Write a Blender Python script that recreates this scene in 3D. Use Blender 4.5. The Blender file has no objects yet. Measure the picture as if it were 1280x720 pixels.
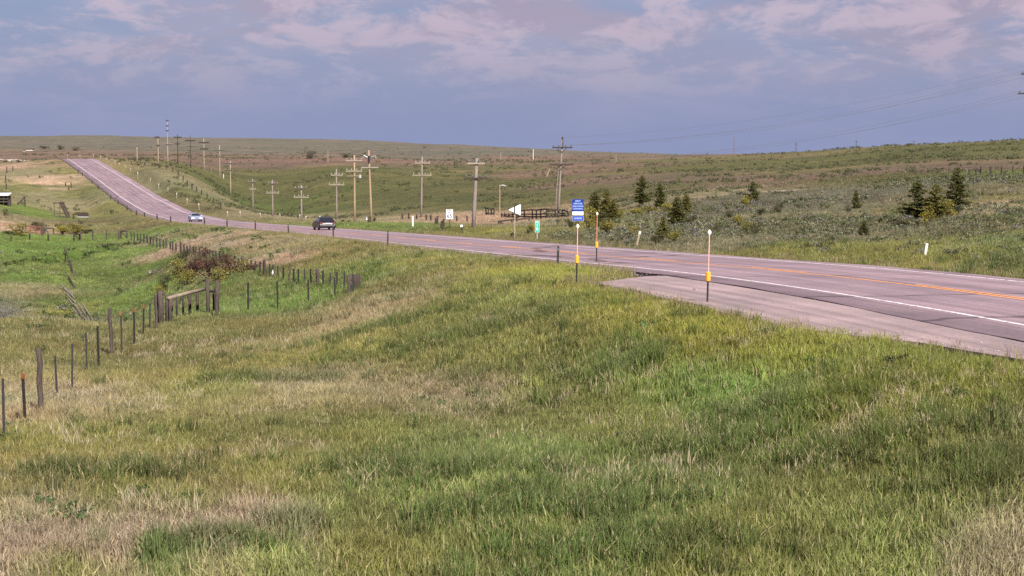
import bpy, math, random
import numpy as np
from mathutils import Vector, Matrix
random.seed(7); RNG = np.random.default_rng(7)
S = bpy.context.scene
COL = S.collection
CZ = 20.0                       # camera height above the datum; all heights below are relative to the camera unless noted
F = 2100.0; V0 = 185.0
PITCH = math.atan2(360 - V0, F); CP, SP = math.cos(PITCH), math.sin(PITCH)
R = math.radians

# ------------------------------------------------------------------ survey helpers
def unproj(u, v, Y):
    a = (u - 640) / F; b = -(v - 360) / F
    dY = CP + SP * b; dZ = -SP + CP * b
    return a / dY * Y, Y, dZ / dY * Y
def slope_of(v):
    b = -(v - 360) / F
    return (-SP + CP * b) / (CP + SP * b)

# near edge-line of the highway (surveyed, x y z)
NEAR = [(10.9,35.58,-3.73),(10.03,39.51,-3.79),(9.33,42.59,-3.84),(8.49,46.11,-3.91),(7.48,50.15,-3.99),(6.26,54.83,-4.13),(4.77,60.27,-4.3),(2.94,66.7,-4.55),(0.68,74.8,-4.84),(-2.22,85.91,-5.23),(-6.2,101.87,-5.84),(-12.22,127.64,-6.82),(-16.28,143.82,-7.42),(-21.23,162.46,-8.12),(-27.24,183.81,-8.89),(-34.63,209.09,-9.78),(-44.22,241.49,-10.91),(-56.4,281.29,-12.16),(-71.31,328.35,-12.69),(-89.29,385.09,-11.4),(-111.22,452.85,-8.61),(-138.32,532.62,-4.78),(-143.43,547.22,-4.04)]
_pre = [(10.9 + .21 * s, 35.58 - .978 * s, -3.73 + .002 * s) for s in (76, 60, 45, 30, 18, 8)]
_post = [(-143.43 - .33 * s, 547.22 + .944 * s, -4.04 + .055 * s - .0016 * s * s if s < 45 else -4.8 - .10 * (s - 45)) for s in (12, 24, 36, 50, 70, 95)]
_P = np.array(_pre + NEAR + _post)
_s = np.concatenate([[0], np.cumsum(np.hypot(*np.diff(_P[:, :2], axis=0).T))])
ROAD_S = np.arange(0, _s[-1], 1.5)
_raw = np.stack([np.interp(ROAD_S, _s, _P[:, k]) for k in range(3)], -1)
def _smooth(a, n=15):
    k = np.hanning(n + 2)[1:-1]; k /= k.sum(); h = n // 2
    return np.stack([np.convolve(np.pad(a[:, j], h, mode='reflect', reflect_type='odd'), k, 'valid') for j in range(a.shape[1])], -1)
EDGE = _smooth(_raw)
_d = np.gradient(EDGE[:, :2], axis=0); _d /= np.linalg.norm(_d, axis=1)[:, None]
RDIR = _d; RNRM = np.stack([_d[:, 1], -_d[:, 0]], -1)        # to the far side
LANES = 7.3
NEAR_W = np.interp(EDGE[:, 1], [20, 34, 60, 200, 280, 620], [1.7, 1.7, 1.15, 1.2, 2.2, 2.2])      # paved shoulder, near side
FAR_W = np.interp(EDGE[:, 1], [20, 60, 200, 280, 620], [.75, 1.0, 1.2, 1.7, 1.7])
PULL_W = np.interp(EDGE[:, 1], [22, 28, 32, 36, 40, 44, 48, 51.6, 52.8, 54.4, 56.0], [2.2, 2.7, 3.5, 4.7, 5.1, 5.05, 5.0, 4.9, 4.1, 2.6, 1.2])   # lay-by edge
def road_pt(i, off, dz=0.0):
    p = EDGE[i]; n = RNRM[i]
    return (p[0] + n[0] * off, p[1] + n[1] * off, p[2] + CZ + dz)
def road_at(Y, off=0.0):
    i = int(np.argmin(np.abs(EDGE[:, 1] - Y)))
    return i, Vector(road_pt(i, off)), math.atan2(RDIR[i][1], RDIR[i][0])

# ------------------------------------------------------------------ noise
def _hash(ix, iy, seed):
    h = (ix.astype(np.int64) * 374761393 + iy.astype(np.int64) * 668265263 + seed * 982451653) & 0xffffffff
    h = ((h ^ (h >> 13)) * 1274126177) & 0xffffffff
    return ((h ^ (h >> 16)) & 0xffff) / 65535.0
def vnoise(x, y, seed=0):
    xi = np.floor(x); yi = np.floor(y); fx = x - xi; fy = y - yi
    fx = fx * fx * (3 - 2 * fx); fy = fy * fy * (3 - 2 * fy)
    a = _hash(xi, yi, seed); b = _hash(xi + 1, yi, seed); c = _hash(xi, yi + 1, seed); d = _hash(xi + 1, yi + 1, seed)
    return (a * (1 - fx) + b * fx) * (1 - fy) + (c * (1 - fx) + d * fx) * fy
def fbm(x, y, seed=0, o=4):
    s = 0; w = .5; t = 0
    for k in range(o):
        s = s + w * vnoise(x * 2 ** k + 17.3 * k, y * 2 ** k - 9.1 * k, seed + k); t += w; w *= .5
    return s / t
def sstep(a, b, x):
    t = np.clip((x - a) / (b - a), 0, 1); return t * t * (3 - 2 * t)

# ------------------------------------------------------------------ lie of the land: (bearing column, [(row, distance)])
LAND = {
 0: [(1900,6),(720,18.5),(548,29),(470,42),(425,54),(405,62),(412,72),(428,95),(405,107),(385,118),(350,145),(300,210),(270,290),(250,340),(222,480),(205,640),(196,1100),(185,2200),(171,4600),(190,7000)],
 70:[(720,18.5),(470,42),(418,56),(404,64),(412,74),(428,95),(408,106),(370,130),(330,170),(300,225),(276,310),(262,370),(238,430),(212,500),(202,556),(202,720),(195,1100),(186,2200)],
 130:[(720,18.5),(560,28),(470,43),(440,52),(410,66),(416,76),(430,90),(402,105),(370,130),(330,170),(300,225),(284,280),(272,325),(255,385),(236,430),(212,500),(199.5,560),(200,700),(195.5,1100),(188,1900),(178,3200),(171,4600),(185,7000)],
 200:[(420,58),(402,68),(410,80),(392,100),(340,145),(300,205),(285,250),(277,295),(262,345),(228,400),(214,452),(208,520),(204,700),(197,1100),(188,1900),(178,3200),(172,4600)],
 250:[(720,18.5),(560,28),(470,42),(420,56),(395,67),(390,73),(385,85),(352,108),(330,135),(312,162),(297,193),(285,225),(276,265),(262,330),(252,375),(240,415),(222,470),(212,560),(206,720),(198,1100),(190,1900),(180,3000),(173,4600),(188,7000)],
 320:[(420,56),(392,69),(378,84),(345,112),(325,138),(310,160),(294,185),(284,215),(275,260),(270,300),(264,420),(262,500),(245,560),(226,650),(212,760),(200,1050),(192,1900),(182,3000),(174.5,4600),(190,7000)],
 405:[(720,18.5),(560,27.5),(470,41),(420,56),(395,68),(378,80),(366,93),(340,115),(318,130),(299,141),(284,190),(281,215),(278,250),(275,327),(265,420),(250,480),(230,560),(210,700),(200,900),(195,1300),(188,2000),(183,2800),(175.5,4400),(190,7000)],
 460: [(480,39),(420,51.5),(390,62),(366,81),(345,98),(325,116),(305,123),(285,165),(279,232),(274,300),(262,400),(240,500),(218,620),(203,850),(195,1300),(187,2100),(177,4000),(190,7000)],
 530: [(480,38),(430,47.5),(400,56),(360,71),(332,84),(288,135),(280,190),(272,259),(264,330),(244,430),(222,600),(206,850),(195,1300),(186,2100),(180.5,3000),(190,5000),(196,7000)],
 640:[(1900,6),(720,18.5),(560,27),(480,37),(430,45),(390,53),(350,64.5),(327,72),(300,102),(292,125),(287,150),(281,200),(272,240),(266,270),(255,330),(240,430),(220,600),(205,850),(195,1300),(188,2000),(185,2500),(192,4500),(198,7000)],
 760:[(720,18.5),(560,27),(480,36.3),(430,42.8),(390,48.2),(360,53),(334,63),(307,85),(296,102),(284,135),(272,180),(258,240),(244,300),(228,420),(212,600),(203,850),(197,1300),(191,2300),(196,4500),(200,7000)],
 900:[(720,18.5),(560,26.5),(480,34.6),(430,39.3),(400,41.6),(384,41.5),(344,54),(317,68),(305,82),(290,105),(270,150),(250,200),(235,270),(222,380),(207,620),(198,950),(193,1500),(199,3000),(203,7000)],
 1020:[(480,32.5),(440,35.5),(412,35.6),(360,46),(331,58),(318,68),(300,85),(280,112),(262,150),(244,200),(226,290),(210,440),(199,680),(190.5,1000),(200,1800),(204,3500),(205,7000)],
 1100:[(720,18.5),(560,25.5),(480,31),(440,33),(425,33),(374,42),(336,54.5),(318,64),(298,82),(276,110),(256,150),(238,205),(218,300),(202,460),(192,660),(186,900),(196,1600),(203,3500),(205,7000)],
 1190:[(440,31.5),(343,50),(322,60),(296,78),(270,103),(250,140),(231,195),(214,290),(198,430),(186,650),(180.5,820),(192,1500),(202,3500),(205,7000)],
 1280:[(1900,6),(720,18.5),(560,25),(480,29.5),(450,30),(404,35.6),(350,47.5),(322,57),(290,75),(260,105),(240,150),(221,230),(205,340),(192,470),(182,620),(176.5,740),(188,1400),(202,3500),(205,7000)],
}
_c = np.array([(math.atan((u - 640) / F) * 4.0, math.log(Y), slope_of(v)) for u, L in LAND.items() for v, Y in L])
_C2 = .12 ** 2
def _mq(a, b):
    d2 = (a[:, None, 0] - b[None, :, 0]) ** 2 + (a[:, None, 1] - b[None, :, 1]) ** 2
    return np.sqrt(d2 + _C2)
_A = _mq(_c, _c); _n = len(_c)
_M = np.zeros((_n + 3, _n + 3)); _M[:_n, :_n] = _A - np.eye(_n) * .004
_M[:_n, _n] = 1; _M[:_n, _n + 1:] = _c[:, :2]; _M[_n, :_n] = 1; _M[_n + 1:, :_n] = _c[:, :2].T
_W = np.linalg.solve(_M, np.concatenate([_c[:, 2], [0, 0, 0]]))
def base_z(X, Y):
    az = np.clip(np.arctan2(X, np.maximum(Y, .01)), -.33, .33) * 4.0
    q = np.stack([az, np.log(np.clip(Y, 6, 7000))], -1)
    out = np.empty(len(q))
    for i in range(0, len(q), 20000):
        b = q[i:i + 20000]
        out[i:i + 20000] = _mq(b, _c) @ _W[:_n] + _W[_n] + b @ _W[_n + 1:]
    return out * np.clip(Y, 6, 7000)
_DT = []
for (u0, v0, y0_), (u1, v1, y1_) in zip([(-40,338,158),(30,333,167),(62,328,173),(86,321,181),(112,312,192),(140,305,203),(190,302,207)][:-1], [(30,333,167),(62,328,173),(86,321,181),(112,312,192),(140,305,203),(190,302,207)]):
    for t_ in np.linspace(0, 1, 14, endpoint=False):
        yy_ = y0_ + (y1_ - y0_) * t_; _DT.append(((u0 + (u1 - u0) * t_ - 640) / F * yy_ + math.sin(yy_ * .9) * .5, yy_))
_DT = np.array(_DT)
def ditch_d(X, Y):
    out = np.full(len(X), 99.)
    for i in range(0, len(X), 20000):
        x = X[i:i+20000]; y = Y[i:i+20000]
        out[i:i+20000] = np.sqrt(((x[:, None] - _DT[None, :, 0]) ** 2 + (y[:, None] - _DT[None, :, 1]) ** 2).min(1))
    return out
_rk = EDGE; _rn = RNRM; _rnw = NEAR_W; _rfw = FAR_W; _rpw = np.maximum(PULL_W, NEAR_W)
_k = np.hanning(15)[1:-1]; _rpw = np.maximum(np.convolve(np.pad(_rpw, 6, mode='edge'), _k / _k.sum(), 'valid'), _rpw - .0)
_rps = np.convolve(np.pad(_rpw, 12, mode='edge'), np.hanning(27)[1:-1] / np.hanning(27)[1:-1].sum(), 'valid')
def road_frame(X, Y):
    """signed offset from the near edge-line (far side positive), road height, near paved width, far paved width"""
    off = np.full(len(X), 1e3); z = np.zeros(len(X)); nw = np.zeros(len(X)); fw = np.zeros(len(X)); pw = np.zeros(len(X)); ps = np.zeros(len(X)); yl = np.zeros(len(X))
    for i in range(0, len(X), 20000):
        x = X[i:i + 20000]; y = Y[i:i + 20000]
        d2 = (x[:, None] - _rk[None, :, 0]) ** 2 + (y[:, None] - _rk[None, :, 1]) ** 2
        j = d2.argmin(1)
        off[i:i + 20000] = (x - _rk[j, 0]) * _rn[j, 0] + (y - _rk[j, 1]) * _rn[j, 1]
        # height interpolated along the road
        t = (x - _rk[j, 0]) * _rn[j, 1] * -1 + (y - _rk[j, 1]) * _rn[j, 0]
        far = np.sqrt(d2[np.arange(len(x)), j])
        sl = np.gradient(_rk[:, 2]) / 1.5
        z[i:i + 20000] = _rk[j, 2] + np.clip(t, -2, 2) * sl[j]
        nw[i:i + 20000] = _rnw[j]; fw[i:i + 20000] = _rfw[j]; pw[i:i + 20000] = _rpw[j]; ps[i:i + 20000] = np.maximum(_rps[j], _rnw[j]); yl[i:i + 20000] = _rk[j, 1]
        bad = (np.abs(off[i:i + 20000]) + 6 < far)
        off[i:i + 20000] = np.where(bad, 1e3, off[i:i + 20000])
    return off, z, nw, fw, pw, yl, ps
def ground(X, Y, full=False):
    X = np.asarray(X, float); Y = np.asarray(Y, float)
    z = base_z(X, Y)
    far = sstep(250, 900, Y)
    z = z + (fbm(X / 4, Y / 4, 3, 3) - .5) * .16 * sstep(8, 25, Y) + (fbm(X / 22, Y / 22, 5, 3) - .5) * .5 * sstep(40, 140, Y)
    z = z + (fbm(X / 90, Y / 90, 8, 4) - .5) * 5.0 * far + (fbm(X / 420, Y / 420, 9, 3) - .5) * 8 * sstep(900, 2500, Y)
    z = z - 1.7 * (1 - sstep(.4, 2.2, ditch_d(X, Y)))
    off, rz, nw, fw, pw, yl, ps = road_frame(X, Y)
    lo = np.maximum(nw, pw)
    dn = np.maximum(-off - ps, 0); df = np.maximum(off - LANES - fw, 0)
    d = np.where(off < LANES / 2, dn, df)
    w = 1 - sstep(.8, np.where(off < LANES / 2, np.interp(yl, [34, 44, 55, 100, 180, 260], [7.0, 10.0, 12.0, 15.0, 12.0, 6.0]), 5.0), d)
    flat = rz - .13
    z = z * (1 - w) + flat * w
    if full: return z + CZ, off, lo, fw, yl
    return z + CZ
def gz(x, y): return float(ground([x], [y])[0])
_YS = np.exp(np.linspace(math.log(12), math.log(6500), 900))
def hit(u, v, ymin=0, lift=0.0):
    """where the sight-line of a surveyed pixel meets the ground"""
    a, _, e = unproj(u, v, 1.0)
    g = ground(a * _YS, _YS) - CZ + lift
    below = (e * _YS < g) & (_YS > ymin)
    k = int(np.argmax(below))
    if not below.any(): k = len(_YS) - 1
    y0, y1 = _YS[max(k - 1, 0)], _YS[k]
    ys = np.linspace(y0, y1, 12); gg = ground(a * ys, ys) - CZ + lift
    b = e * ys < gg
    Y = ys[int(np.argmax(b))] if b.any() else y1
    return Vector((a * Y, Y, gz(a * Y, Y)))
def at_depth(u, Y):
    x = (u - 640) / F * Y
    return Vector((x, Y, gz(x, Y)))

# ------------------------------------------------------------------ materials
def new_mat(name):
    m = bpy.data.materials.new(name); m.use_nodes = True
    nt = m.node_tree; b = nt.nodes['Principled BSDF']
    return m, nt, b
def mat(name, col, rough=.7, var=.18, scale=9.0, metal=0.0, stretch=None, bump=0.0, spec=.35):
    m, nt, b = new_mat(name)
    N, L = nt.nodes, nt.links
    tc = N.new('ShaderNodeTexCoord'); mp = N.new('ShaderNodeMapping'); no = N.new('ShaderNodeTexNoise')
    L.new(tc.outputs['Object'], mp.inputs[0]); L.new(mp.outputs[0], no.inputs['Vector'])
    if stretch: mp.inputs['Scale'].default_value = stretch
    no.inputs['Scale'].default_value = scale; no.inputs['Detail'].default_value = 5
    cr = N.new('ShaderNodeValToRGB'); L.new(no.outputs[0], cr.inputs[0])
    c = Vector(col[:3])
    cr.color_ramp.elements[0].position = .3; cr.color_ramp.elements[1].position = .72
    cr.color_ramp.elements[0].color = (*(c * (1 - var)), 1); cr.color_ramp.elements[1].color = (*(c * (1 + var)), 1)
    L.new(cr.outputs[0], b.inputs['Base Color'])
    b.inputs['Roughness'].default_value = rough; b.inputs['Metallic'].default_value = metal
    b.inputs['Specular IOR Level'].default_value = spec
    if bump:
        bp = N.new('ShaderNodeBump'); bp.inputs['Strength'].default_value = bump; bp.inputs['Distance'].default_value = .02
        L.new(no.outputs[0], bp.inputs['Height']); L.new(bp.outputs[0], b.inputs['Normal'])
    return m
M = {}
M['wood_pale'] = mat('weathered_wood', (.066, .051, .044), .9, .5, 6, stretch=(6, 6, .6), bump=.6)
M['pole_grey'] = mat('grey_pole_wood', (.205, .168, .150), .9, .4, 6, stretch=(6, 6, .6), bump=.6)
M['wood_warm'] = mat('new_pole_wood', (.29, .20, .14), .85, .25, 6, stretch=(6, 6, .5), bump=.5)
M['wood_dark'] = mat('dark_wood', (.045, .033, .028), .9, .4, 6, stretch=(5, 5, .6), bump=.5)
M['wood_mid'] = mat('grey_brown_wood', (.062, .047, .041), .9, .4, 7, stretch=(6, 6, .6), bump=.6)
M['arm_pale'] = mat('pale_crossarm_wood', (.25, .215, .165), .85, .2, 5)
M['insulator'] = mat('glass_insulator', (.10, .12, .12), .25, .1, 5)
M['insulator_pale'] = mat('porcelain', (.30, .29, .28), .3, .1, 5)
M['tpost'] = mat('dark_steel_post', (.022, .020, .020), .7, .3, 12)
M['tpost_tip'] = mat('rust_tip', (.20, .075, .03), .8, .3, 14)
M['wire'] = mat('wire', (.06, .06, .065), .6, .1, 4)
M['cable'] = mat('power_cable', (.16, .155, .17), .6, .1, 4)
M['white'] = mat('white_paint', (.78, .77, .76), .55, .06, 5)
M['white_ref'] = mat('white_reflector', (.85, .85, .84), .35, .04, 5)
M['orange'] = mat('orange_fluorescent_plastic', (.82, .34, .03), .5, .08, 6)
M['orange_red'] = mat('faded_orange_rod', (.62, .24, .13), .6, .15, 9)
M['pink_rod'] = mat('faded_pink_rod', (.62, .36, .30), .6, .15, 9)
M['tan_post'] = mat('tan_post', (.285, .24, .175), .8, .2, 7, stretch=(5, 5, .6))
M['galv'] = mat('galvanised_steel', (.50, .51, .52), .45, .12, 8, metal=.5)
M['alu'] = mat('sign_back_aluminium', (.74, .73, .76), .5, .06, 6, metal=.15)
M['sign_blue'] = mat('blue_sign_sheet', (.006, .030, .20), .45, .08, 4)
M['sign_blue2'] = mat('mid_blue_sign_sheet', (.025, .06, .36), .45, .08, 4)
M['sign_green'] = mat('green_sign_sheet', (.02, .36, .24), .45, .08, 4)
M['black'] = mat('black_ink', (.02, .02, .03), .6, .1, 4)
M['pale_blue'] = mat('pale_blue_lettering', (.30, .42, .80), .5, .05, 4)
M['marker_white'] = mat('dull_marker_white', (.55, .53, .50), .6, .08, 5)
M['ink_blue'] = mat('blue_black_ink', (.03, .035, .09), .6, .1, 4)
M['tyre'] = mat('tyre_rubber', (.015, .015, .016), .85, .2, 12)
M['rim'] = mat('alloy_rim', (.45, .45, .47), .35, .1, 8, metal=.8)
M['glass'] = mat('car_glass', (.012, .014, .018), .06, .1, 2, spec=.6)
M['paint_dark'] = mat('dark_maroon_paint', (.010, .005, .009), .35, .1, 3, spec=.6)
M['paint_pale'] = mat('silver_blue_paint', (.36, .42, .58), .28, .05, 3, metal=.35, spec=.6)
M['chrome'] = mat('bright_trim', (.75, .74, .74), .2, .05, 3, metal=.6)
M['lamp_clear'] = mat('headlamp_lens', (.85, .86, .88), .12, .04, 3, spec=.8)
M['lamp_red'] = mat('tail_lamp_lens', (.11, .008, .012), .2, .1, 3, spec=.7)
M['plate'] = mat('licence_plate', (.80, .78, .80), .5, .05, 3)
M['rust'] = mat('rusty_steel', (.16, .065, .045), .9, .35, 7)
M['shed_wall'] = mat('dark_shed_wall', (.05, .042, .045), .9, .3, 3)
M['shed_roof'] = mat('pale_metal_roof', (.70, .70, .72), .4, .08, 3, metal=.3)
M['cloth'] = mat('white_plastic_bag', (.82, .82, .80), .5, .04, 6)
M['stone'] = mat('pale_stone_wall', (.5, .47, .44), .9, .2, 1)

def ground_material():
    m, nt, b = new_mat('prairie_ground'); N, L = nt.nodes, nt.links
    at = N.new('ShaderNodeAttribute'); at.attribute_name = 'Col'
    tc = N.new('ShaderNodeTexCoord')
    def noise(scale, detail=6, rough=.6):
        n = N.new('ShaderNodeTexNoise'); n.inputs['Scale'].default_value = scale; n.inputs['Detail'].default_value = detail
        n.inputs['Roughness'].default_value = rough; L.new(tc.outputs['Object'], n.inputs['Vector']); return n
    def ramp(src, p0, p1, c0, c1):
        r = N.new('ShaderNodeValToRGB'); r.color_ramp.elements[0].position = p0; r.color_ramp.elements[1].position = p1
        r.color_ramp.elements[0].color = (*c0, 1); r.color_ramp.elements[1].color = (*c1, 1); L.new(src, r.inputs[0]); return r
    def mix(kind, fac, a, bb):
        x = N.new('ShaderNodeMixRGB'); x.blend_type = kind
        if isinstance(fac, float): x.inputs[0].default_value = fac
        else: L.new(fac, x.inputs[0])
        L.new(a, x.inputs[1]); L.new(bb, x.inputs[2]); return x.outputs[0]
    n1 = noise(.035, 8, .65); n2 = noise(.45, 6, .7); n3 = noise(5.0, 4, .7); n4 = noise(.16, 5, .7); n5 = noise(.011, 6, .6)
    c = mix('MULTIPLY', 1.0, at.outputs['Color'], ramp(n1.outputs[0], .3, .7, (.68, .72, .74), (1.3, 1.25, 1.2)).outputs[0])
    c = mix('MULTIPLY', 1.0, c, ramp(n5.outputs[0], .35, .68, (.84, .90, .84), (1.2, 1.06, 1.08)).outputs[0])
    c = mix('MULTIPLY', 1.0, c, ramp(n2.outputs[0], .32, .68, (.62, .64, .62), (1.36, 1.33, 1.30)).outputs[0])
    c = mix('MULTIPLY', 1.0, c, ramp(n3.outputs[0], .3, .7, (.7, .7, .7), (1.3, 1.3, 1.3)).outputs[0])
    # scrub and weed clumps of a darker kind
    spot = ramp(n4.outputs[0], .57, .66, (0, 0, 0), (1, 1, 1))
    dark = N.new('ShaderNodeRGB'); dark.outputs[0].default_value = (.045, .055, .028, 1)
    fac = N.new('ShaderNodeMath'); fac.operation = 'MULTIPLY'; fac.inputs[1].default_value = .55
    L.new(spot.outputs[0], fac.inputs[0])
    c = mix('MIX', fac.outputs[0], c, dark.outputs[0])
    L.new(c, b.inputs['Base Color']); b.inputs['Roughness'].default_value = .95; b.inputs['Specular IOR Level'].default_value = .1
    bp = N.new('ShaderNodeBump'); bp.inputs['Strength'].default_value = .9; bp.inputs['Distance'].default_value = .35
    h = N.new('ShaderNodeMath'); h.operation = 'ADD'; L.new(n2.outputs[0], h.inputs[0]); L.new(n3.outputs[0], h.inputs[1])
    L.new(h.outputs[0], bp.inputs['Height']); L.new(bp.outputs[0], b.inputs['Normal'])
    return m
def road_material(name, base, tar=True):
    m, nt, b = new_mat(name); N, L = nt.nodes, nt.links
    tc = N.new('ShaderNodeTexCoord'); uv = N.new('ShaderNodeUVMap'); uv.uv_map = 'UVMap'
    def noise(scale, vec, detail=5, sc=None):
        n = N.new('ShaderNodeTexNoise'); n.inputs['Scale'].default_value = scale; n.inputs['Detail'].default_value = detail
        if sc:
            mp = N.new('ShaderNodeMapping'); mp.inputs['Scale'].default_value = sc; L.new(vec, mp.inputs[0]); vec = mp.outputs[0]
        L.new(vec, n.inputs['Vector']); return n.outputs[0]
    def ramp(src, stops):
        r = N.new('ShaderNodeValToRGB'); e = r.color_ramp.elements
        while len(e) < len(stops): e.new(.5)
        for k, (p, c) in enumerate(stops): e[k].position = p; e[k].color = (*c, 1)
        L.new(src, r.inputs[0]); return r.outputs[0]
    def mul(a, c):
        x = N.new('ShaderNodeMixRGB'); x.blend_type = 'MULTIPLY'; x.inputs[0].default_value = 1; L.new(a, x.inputs[1]); L.new(c, x.inputs[2]); return x.outputs[0]
    rgb = N.new('ShaderNodeRGB'); rgb.outputs[0].default_value = (*base, 1)
    c = rgb.outputs[0]
    c = mul(c, ramp(noise(.4, tc.outputs['Object'], 6), [(.3, (.78, .79, .80)), (.7, (1.16, 1.14, 1.13))]))
    c = mul(c, ramp(noise(14, tc.outputs['Object'], 3), [(.3, (.82, .82, .82)), (.7, (1.16, 1.16, 1.16))]))
    c = mul(c, ramp(noise(1.0, uv.outputs[0], 5, (2.8, .05, 1)), [(.32, (.74, .75, .76)), (.68, (1.14, 1.13, 1.13))]))
    if tar:
        sp = N.new('ShaderNodeSeparateXYZ'); L.new(uv.outputs[0], sp.inputs[0])
        # offset (m) -> 0..1 over -6..14 : oil-dark strips in the wheel tracks and the shoulder, sealed joint at the lay-by
        mr = N.new('ShaderNodeMapRange'); mr.inputs[1].default_value = -4; mr.inputs[2].default_value = 10
        wob = N.new('ShaderNodeMath'); wob.operation = 'MULTIPLY_ADD'; wob.inputs[1].default_value = .5; wob.inputs[2].default_value = -.25
        L.new(noise(.6, uv.outputs[0], 3, (0.01, .35, 1)), wob.inputs[0])
        ad = N.new('ShaderNodeMath'); L.new(sp.outputs[0], ad.inputs[0]); L.new(wob.outputs[0], ad.inputs[1])
        L.new(ad.outputs[0], mr.inputs[0])
        o = lambda x: (x + 4) / 14
        g = lambda k: (k, k, k)
        c = mul(c, ramp(mr.outputs[0], [(o(-1.75), g(.48)), (o(-1.55), g(.62)), (o(-1.3), g(.68)), (o(-.35), g(.72)), (o(-.1), g(1)), (o(.6), g(1.04)), (o(1.1), g(.84)), (o(1.9), g(1.05)), (o(2.6), g(.85)), (o(3.3), g(1.02)), (o(3.6), g(.72)), (o(3.85), g(.74)), (o(4.1), g(1.02)), (o(4.9), g(.84)), (o(5.6), g(1.04)), (o(6.3), g(.86)), (o(7.2), g(1.02))]))
        # tar-sealed cracks
        vo = N.new('ShaderNodeTexVoronoi'); vo.feature = 'DISTANCE_TO_EDGE'; vo.inputs['Scale'].default_value = 1
        mp = N.new('ShaderNodeMapping'); mp.inputs['Scale'].default_value = (.06, .11, 1); L.new(uv.outputs[0], mp.inputs[0])
        mx = N.new('ShaderNodeMixRGB'); mx.inputs[0].default_value = .08
        nn = N.new('ShaderNodeTexNoise'); nn.inputs['Scale'].default_value = .7; L.new(uv.outputs[0], nn.inputs['Vector'])
        L.new(mp.outputs[0], mx.inputs[1]); L.new(nn.outputs['Color'], mx.inputs[2]); L.new(mx.outputs[0], vo.inputs['Vector'])
        c = mul(c, ramp(vo.outputs[0], [(.0, g(.42)), (.009, g(.6)), (.016, g(1))]))
    L.new(c, b.inputs['Base Color']); b.inputs['Roughness'].default_value = .88; b.inputs['Specular IOR Level'].default_value = .3
    bp = N.new('ShaderNodeBump'); bp.inputs['Strength'].default_value = .3; bp.inputs['Distance'].default_value = .01
    L.new(noise(60, tc.outputs['Object'], 2), bp.inputs['Height']); L.new(bp.outputs[0], b.inputs['Normal'])
    return m
def paint_material(name, col, wear):
    m, nt, b = new_mat(name); N, L = nt.nodes, nt.links
    tc = N.new('ShaderNodeTexCoord'); n = N.new('ShaderNodeTexNoise'); n.inputs['Scale'].default_value = 7; n.inputs['Detail'].default_value = 6
    L.new(tc.outputs['Object'], n.inputs['Vector'])
    r = N.new('ShaderNodeValToRGB'); r.color_ramp.elements[0].position = .34; r.color_ramp.elements[1].position = .34 + wear
    r.color_ramp.elements[0].color = (.24, .19, .20, 1); r.color_ramp.elements[1].color = (*col, 1)
    L.new(n.outputs[0], r.inputs[0]); L.new(r.outputs[0], b.inputs['Base Color']); b.inputs['Roughness'].default_value = .7
    return m
def leaf_material(name, dry=(.42, .35, .20), transl=.36, rough=.65):
    m, nt, b = new_mat(name); N, L = nt.nodes, nt.links
    ti = N.new('ShaderNodeAttribute'); ti.attribute_type = 'INSTANCER'; ti.attribute_name = 'tint'
    va = N.new('ShaderNodeAttribute'); va.attribute_name = 'var'
    sp = N.new('ShaderNodeSeparateColor'); L.new(va.outputs['Color'], sp.inputs[0])
    mx = N.new('ShaderNodeMixRGB'); L.new(sp.outputs[1], mx.inputs[0]); L.new(ti.outputs['Color'], mx.inputs[1]); mx.inputs[2].default_value = (*dry, 1)
    sc = N.new('ShaderNodeVectorMath'); sc.operation = 'SCALE'; L.new(mx.outputs[0], sc.inputs[0])
    ml = N.new('ShaderNodeMath'); ml.operation = 'MULTIPLY'; ml.inputs[1].default_value = 2.0; L.new(sp.outputs[0], ml.inputs[0]); L.new(ml.outputs[0], sc.inputs['Scale'])
    L.new(sc.outputs[0], b.inputs['Base Color']); b.inputs['Roughness'].default_value = rough; b.inputs['Specular IOR Level'].default_value = .2
    tr = N.new('ShaderNodeBsdfTranslucent'); L.new(sc.outputs[0], tr.inputs[0])
    ms = N.new('ShaderNodeMixShader'); ms.inputs[0].default_value = transl
    L.new(b.outputs[0], ms.inputs[1]); L.new(tr.outputs[0], ms.inputs[2]); L.new(ms.outputs[0], N['Material Output'].inputs[0])
    return m
def crown_material(name, col):
    m, nt, b = new_mat(name); N, L = nt.nodes, nt.links
    va = N.new('ShaderNodeAttribute'); va.attribute_name = 'var'
    c = N.new('ShaderNodeMixRGB'); c.blend_type = 'MULTIPLY'; c.inputs[0].default_value = 1
    c.inputs[1].default_value = (*col, 1); L.new(va.outputs['Color'], c.inputs[2])
    L.new(c.outputs[0], b.inputs['Base Color']); b.inputs['Roughness'].default_value = .6; b.inputs['Specular IOR Level'].default_value = .25
    tr = N.new('ShaderNodeBsdfTranslucent'); L.new(c.outputs[0], tr.inputs[0])
    ms = N.new('ShaderNodeMixShader'); ms.inputs[0].default_value = .2
    L.new(b.outputs[0], ms.inputs[1]); L.new(tr.outputs[0], ms.inputs[2]); L.new(ms.outputs[0], N['Material Output'].inputs[0])
    return m

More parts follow.
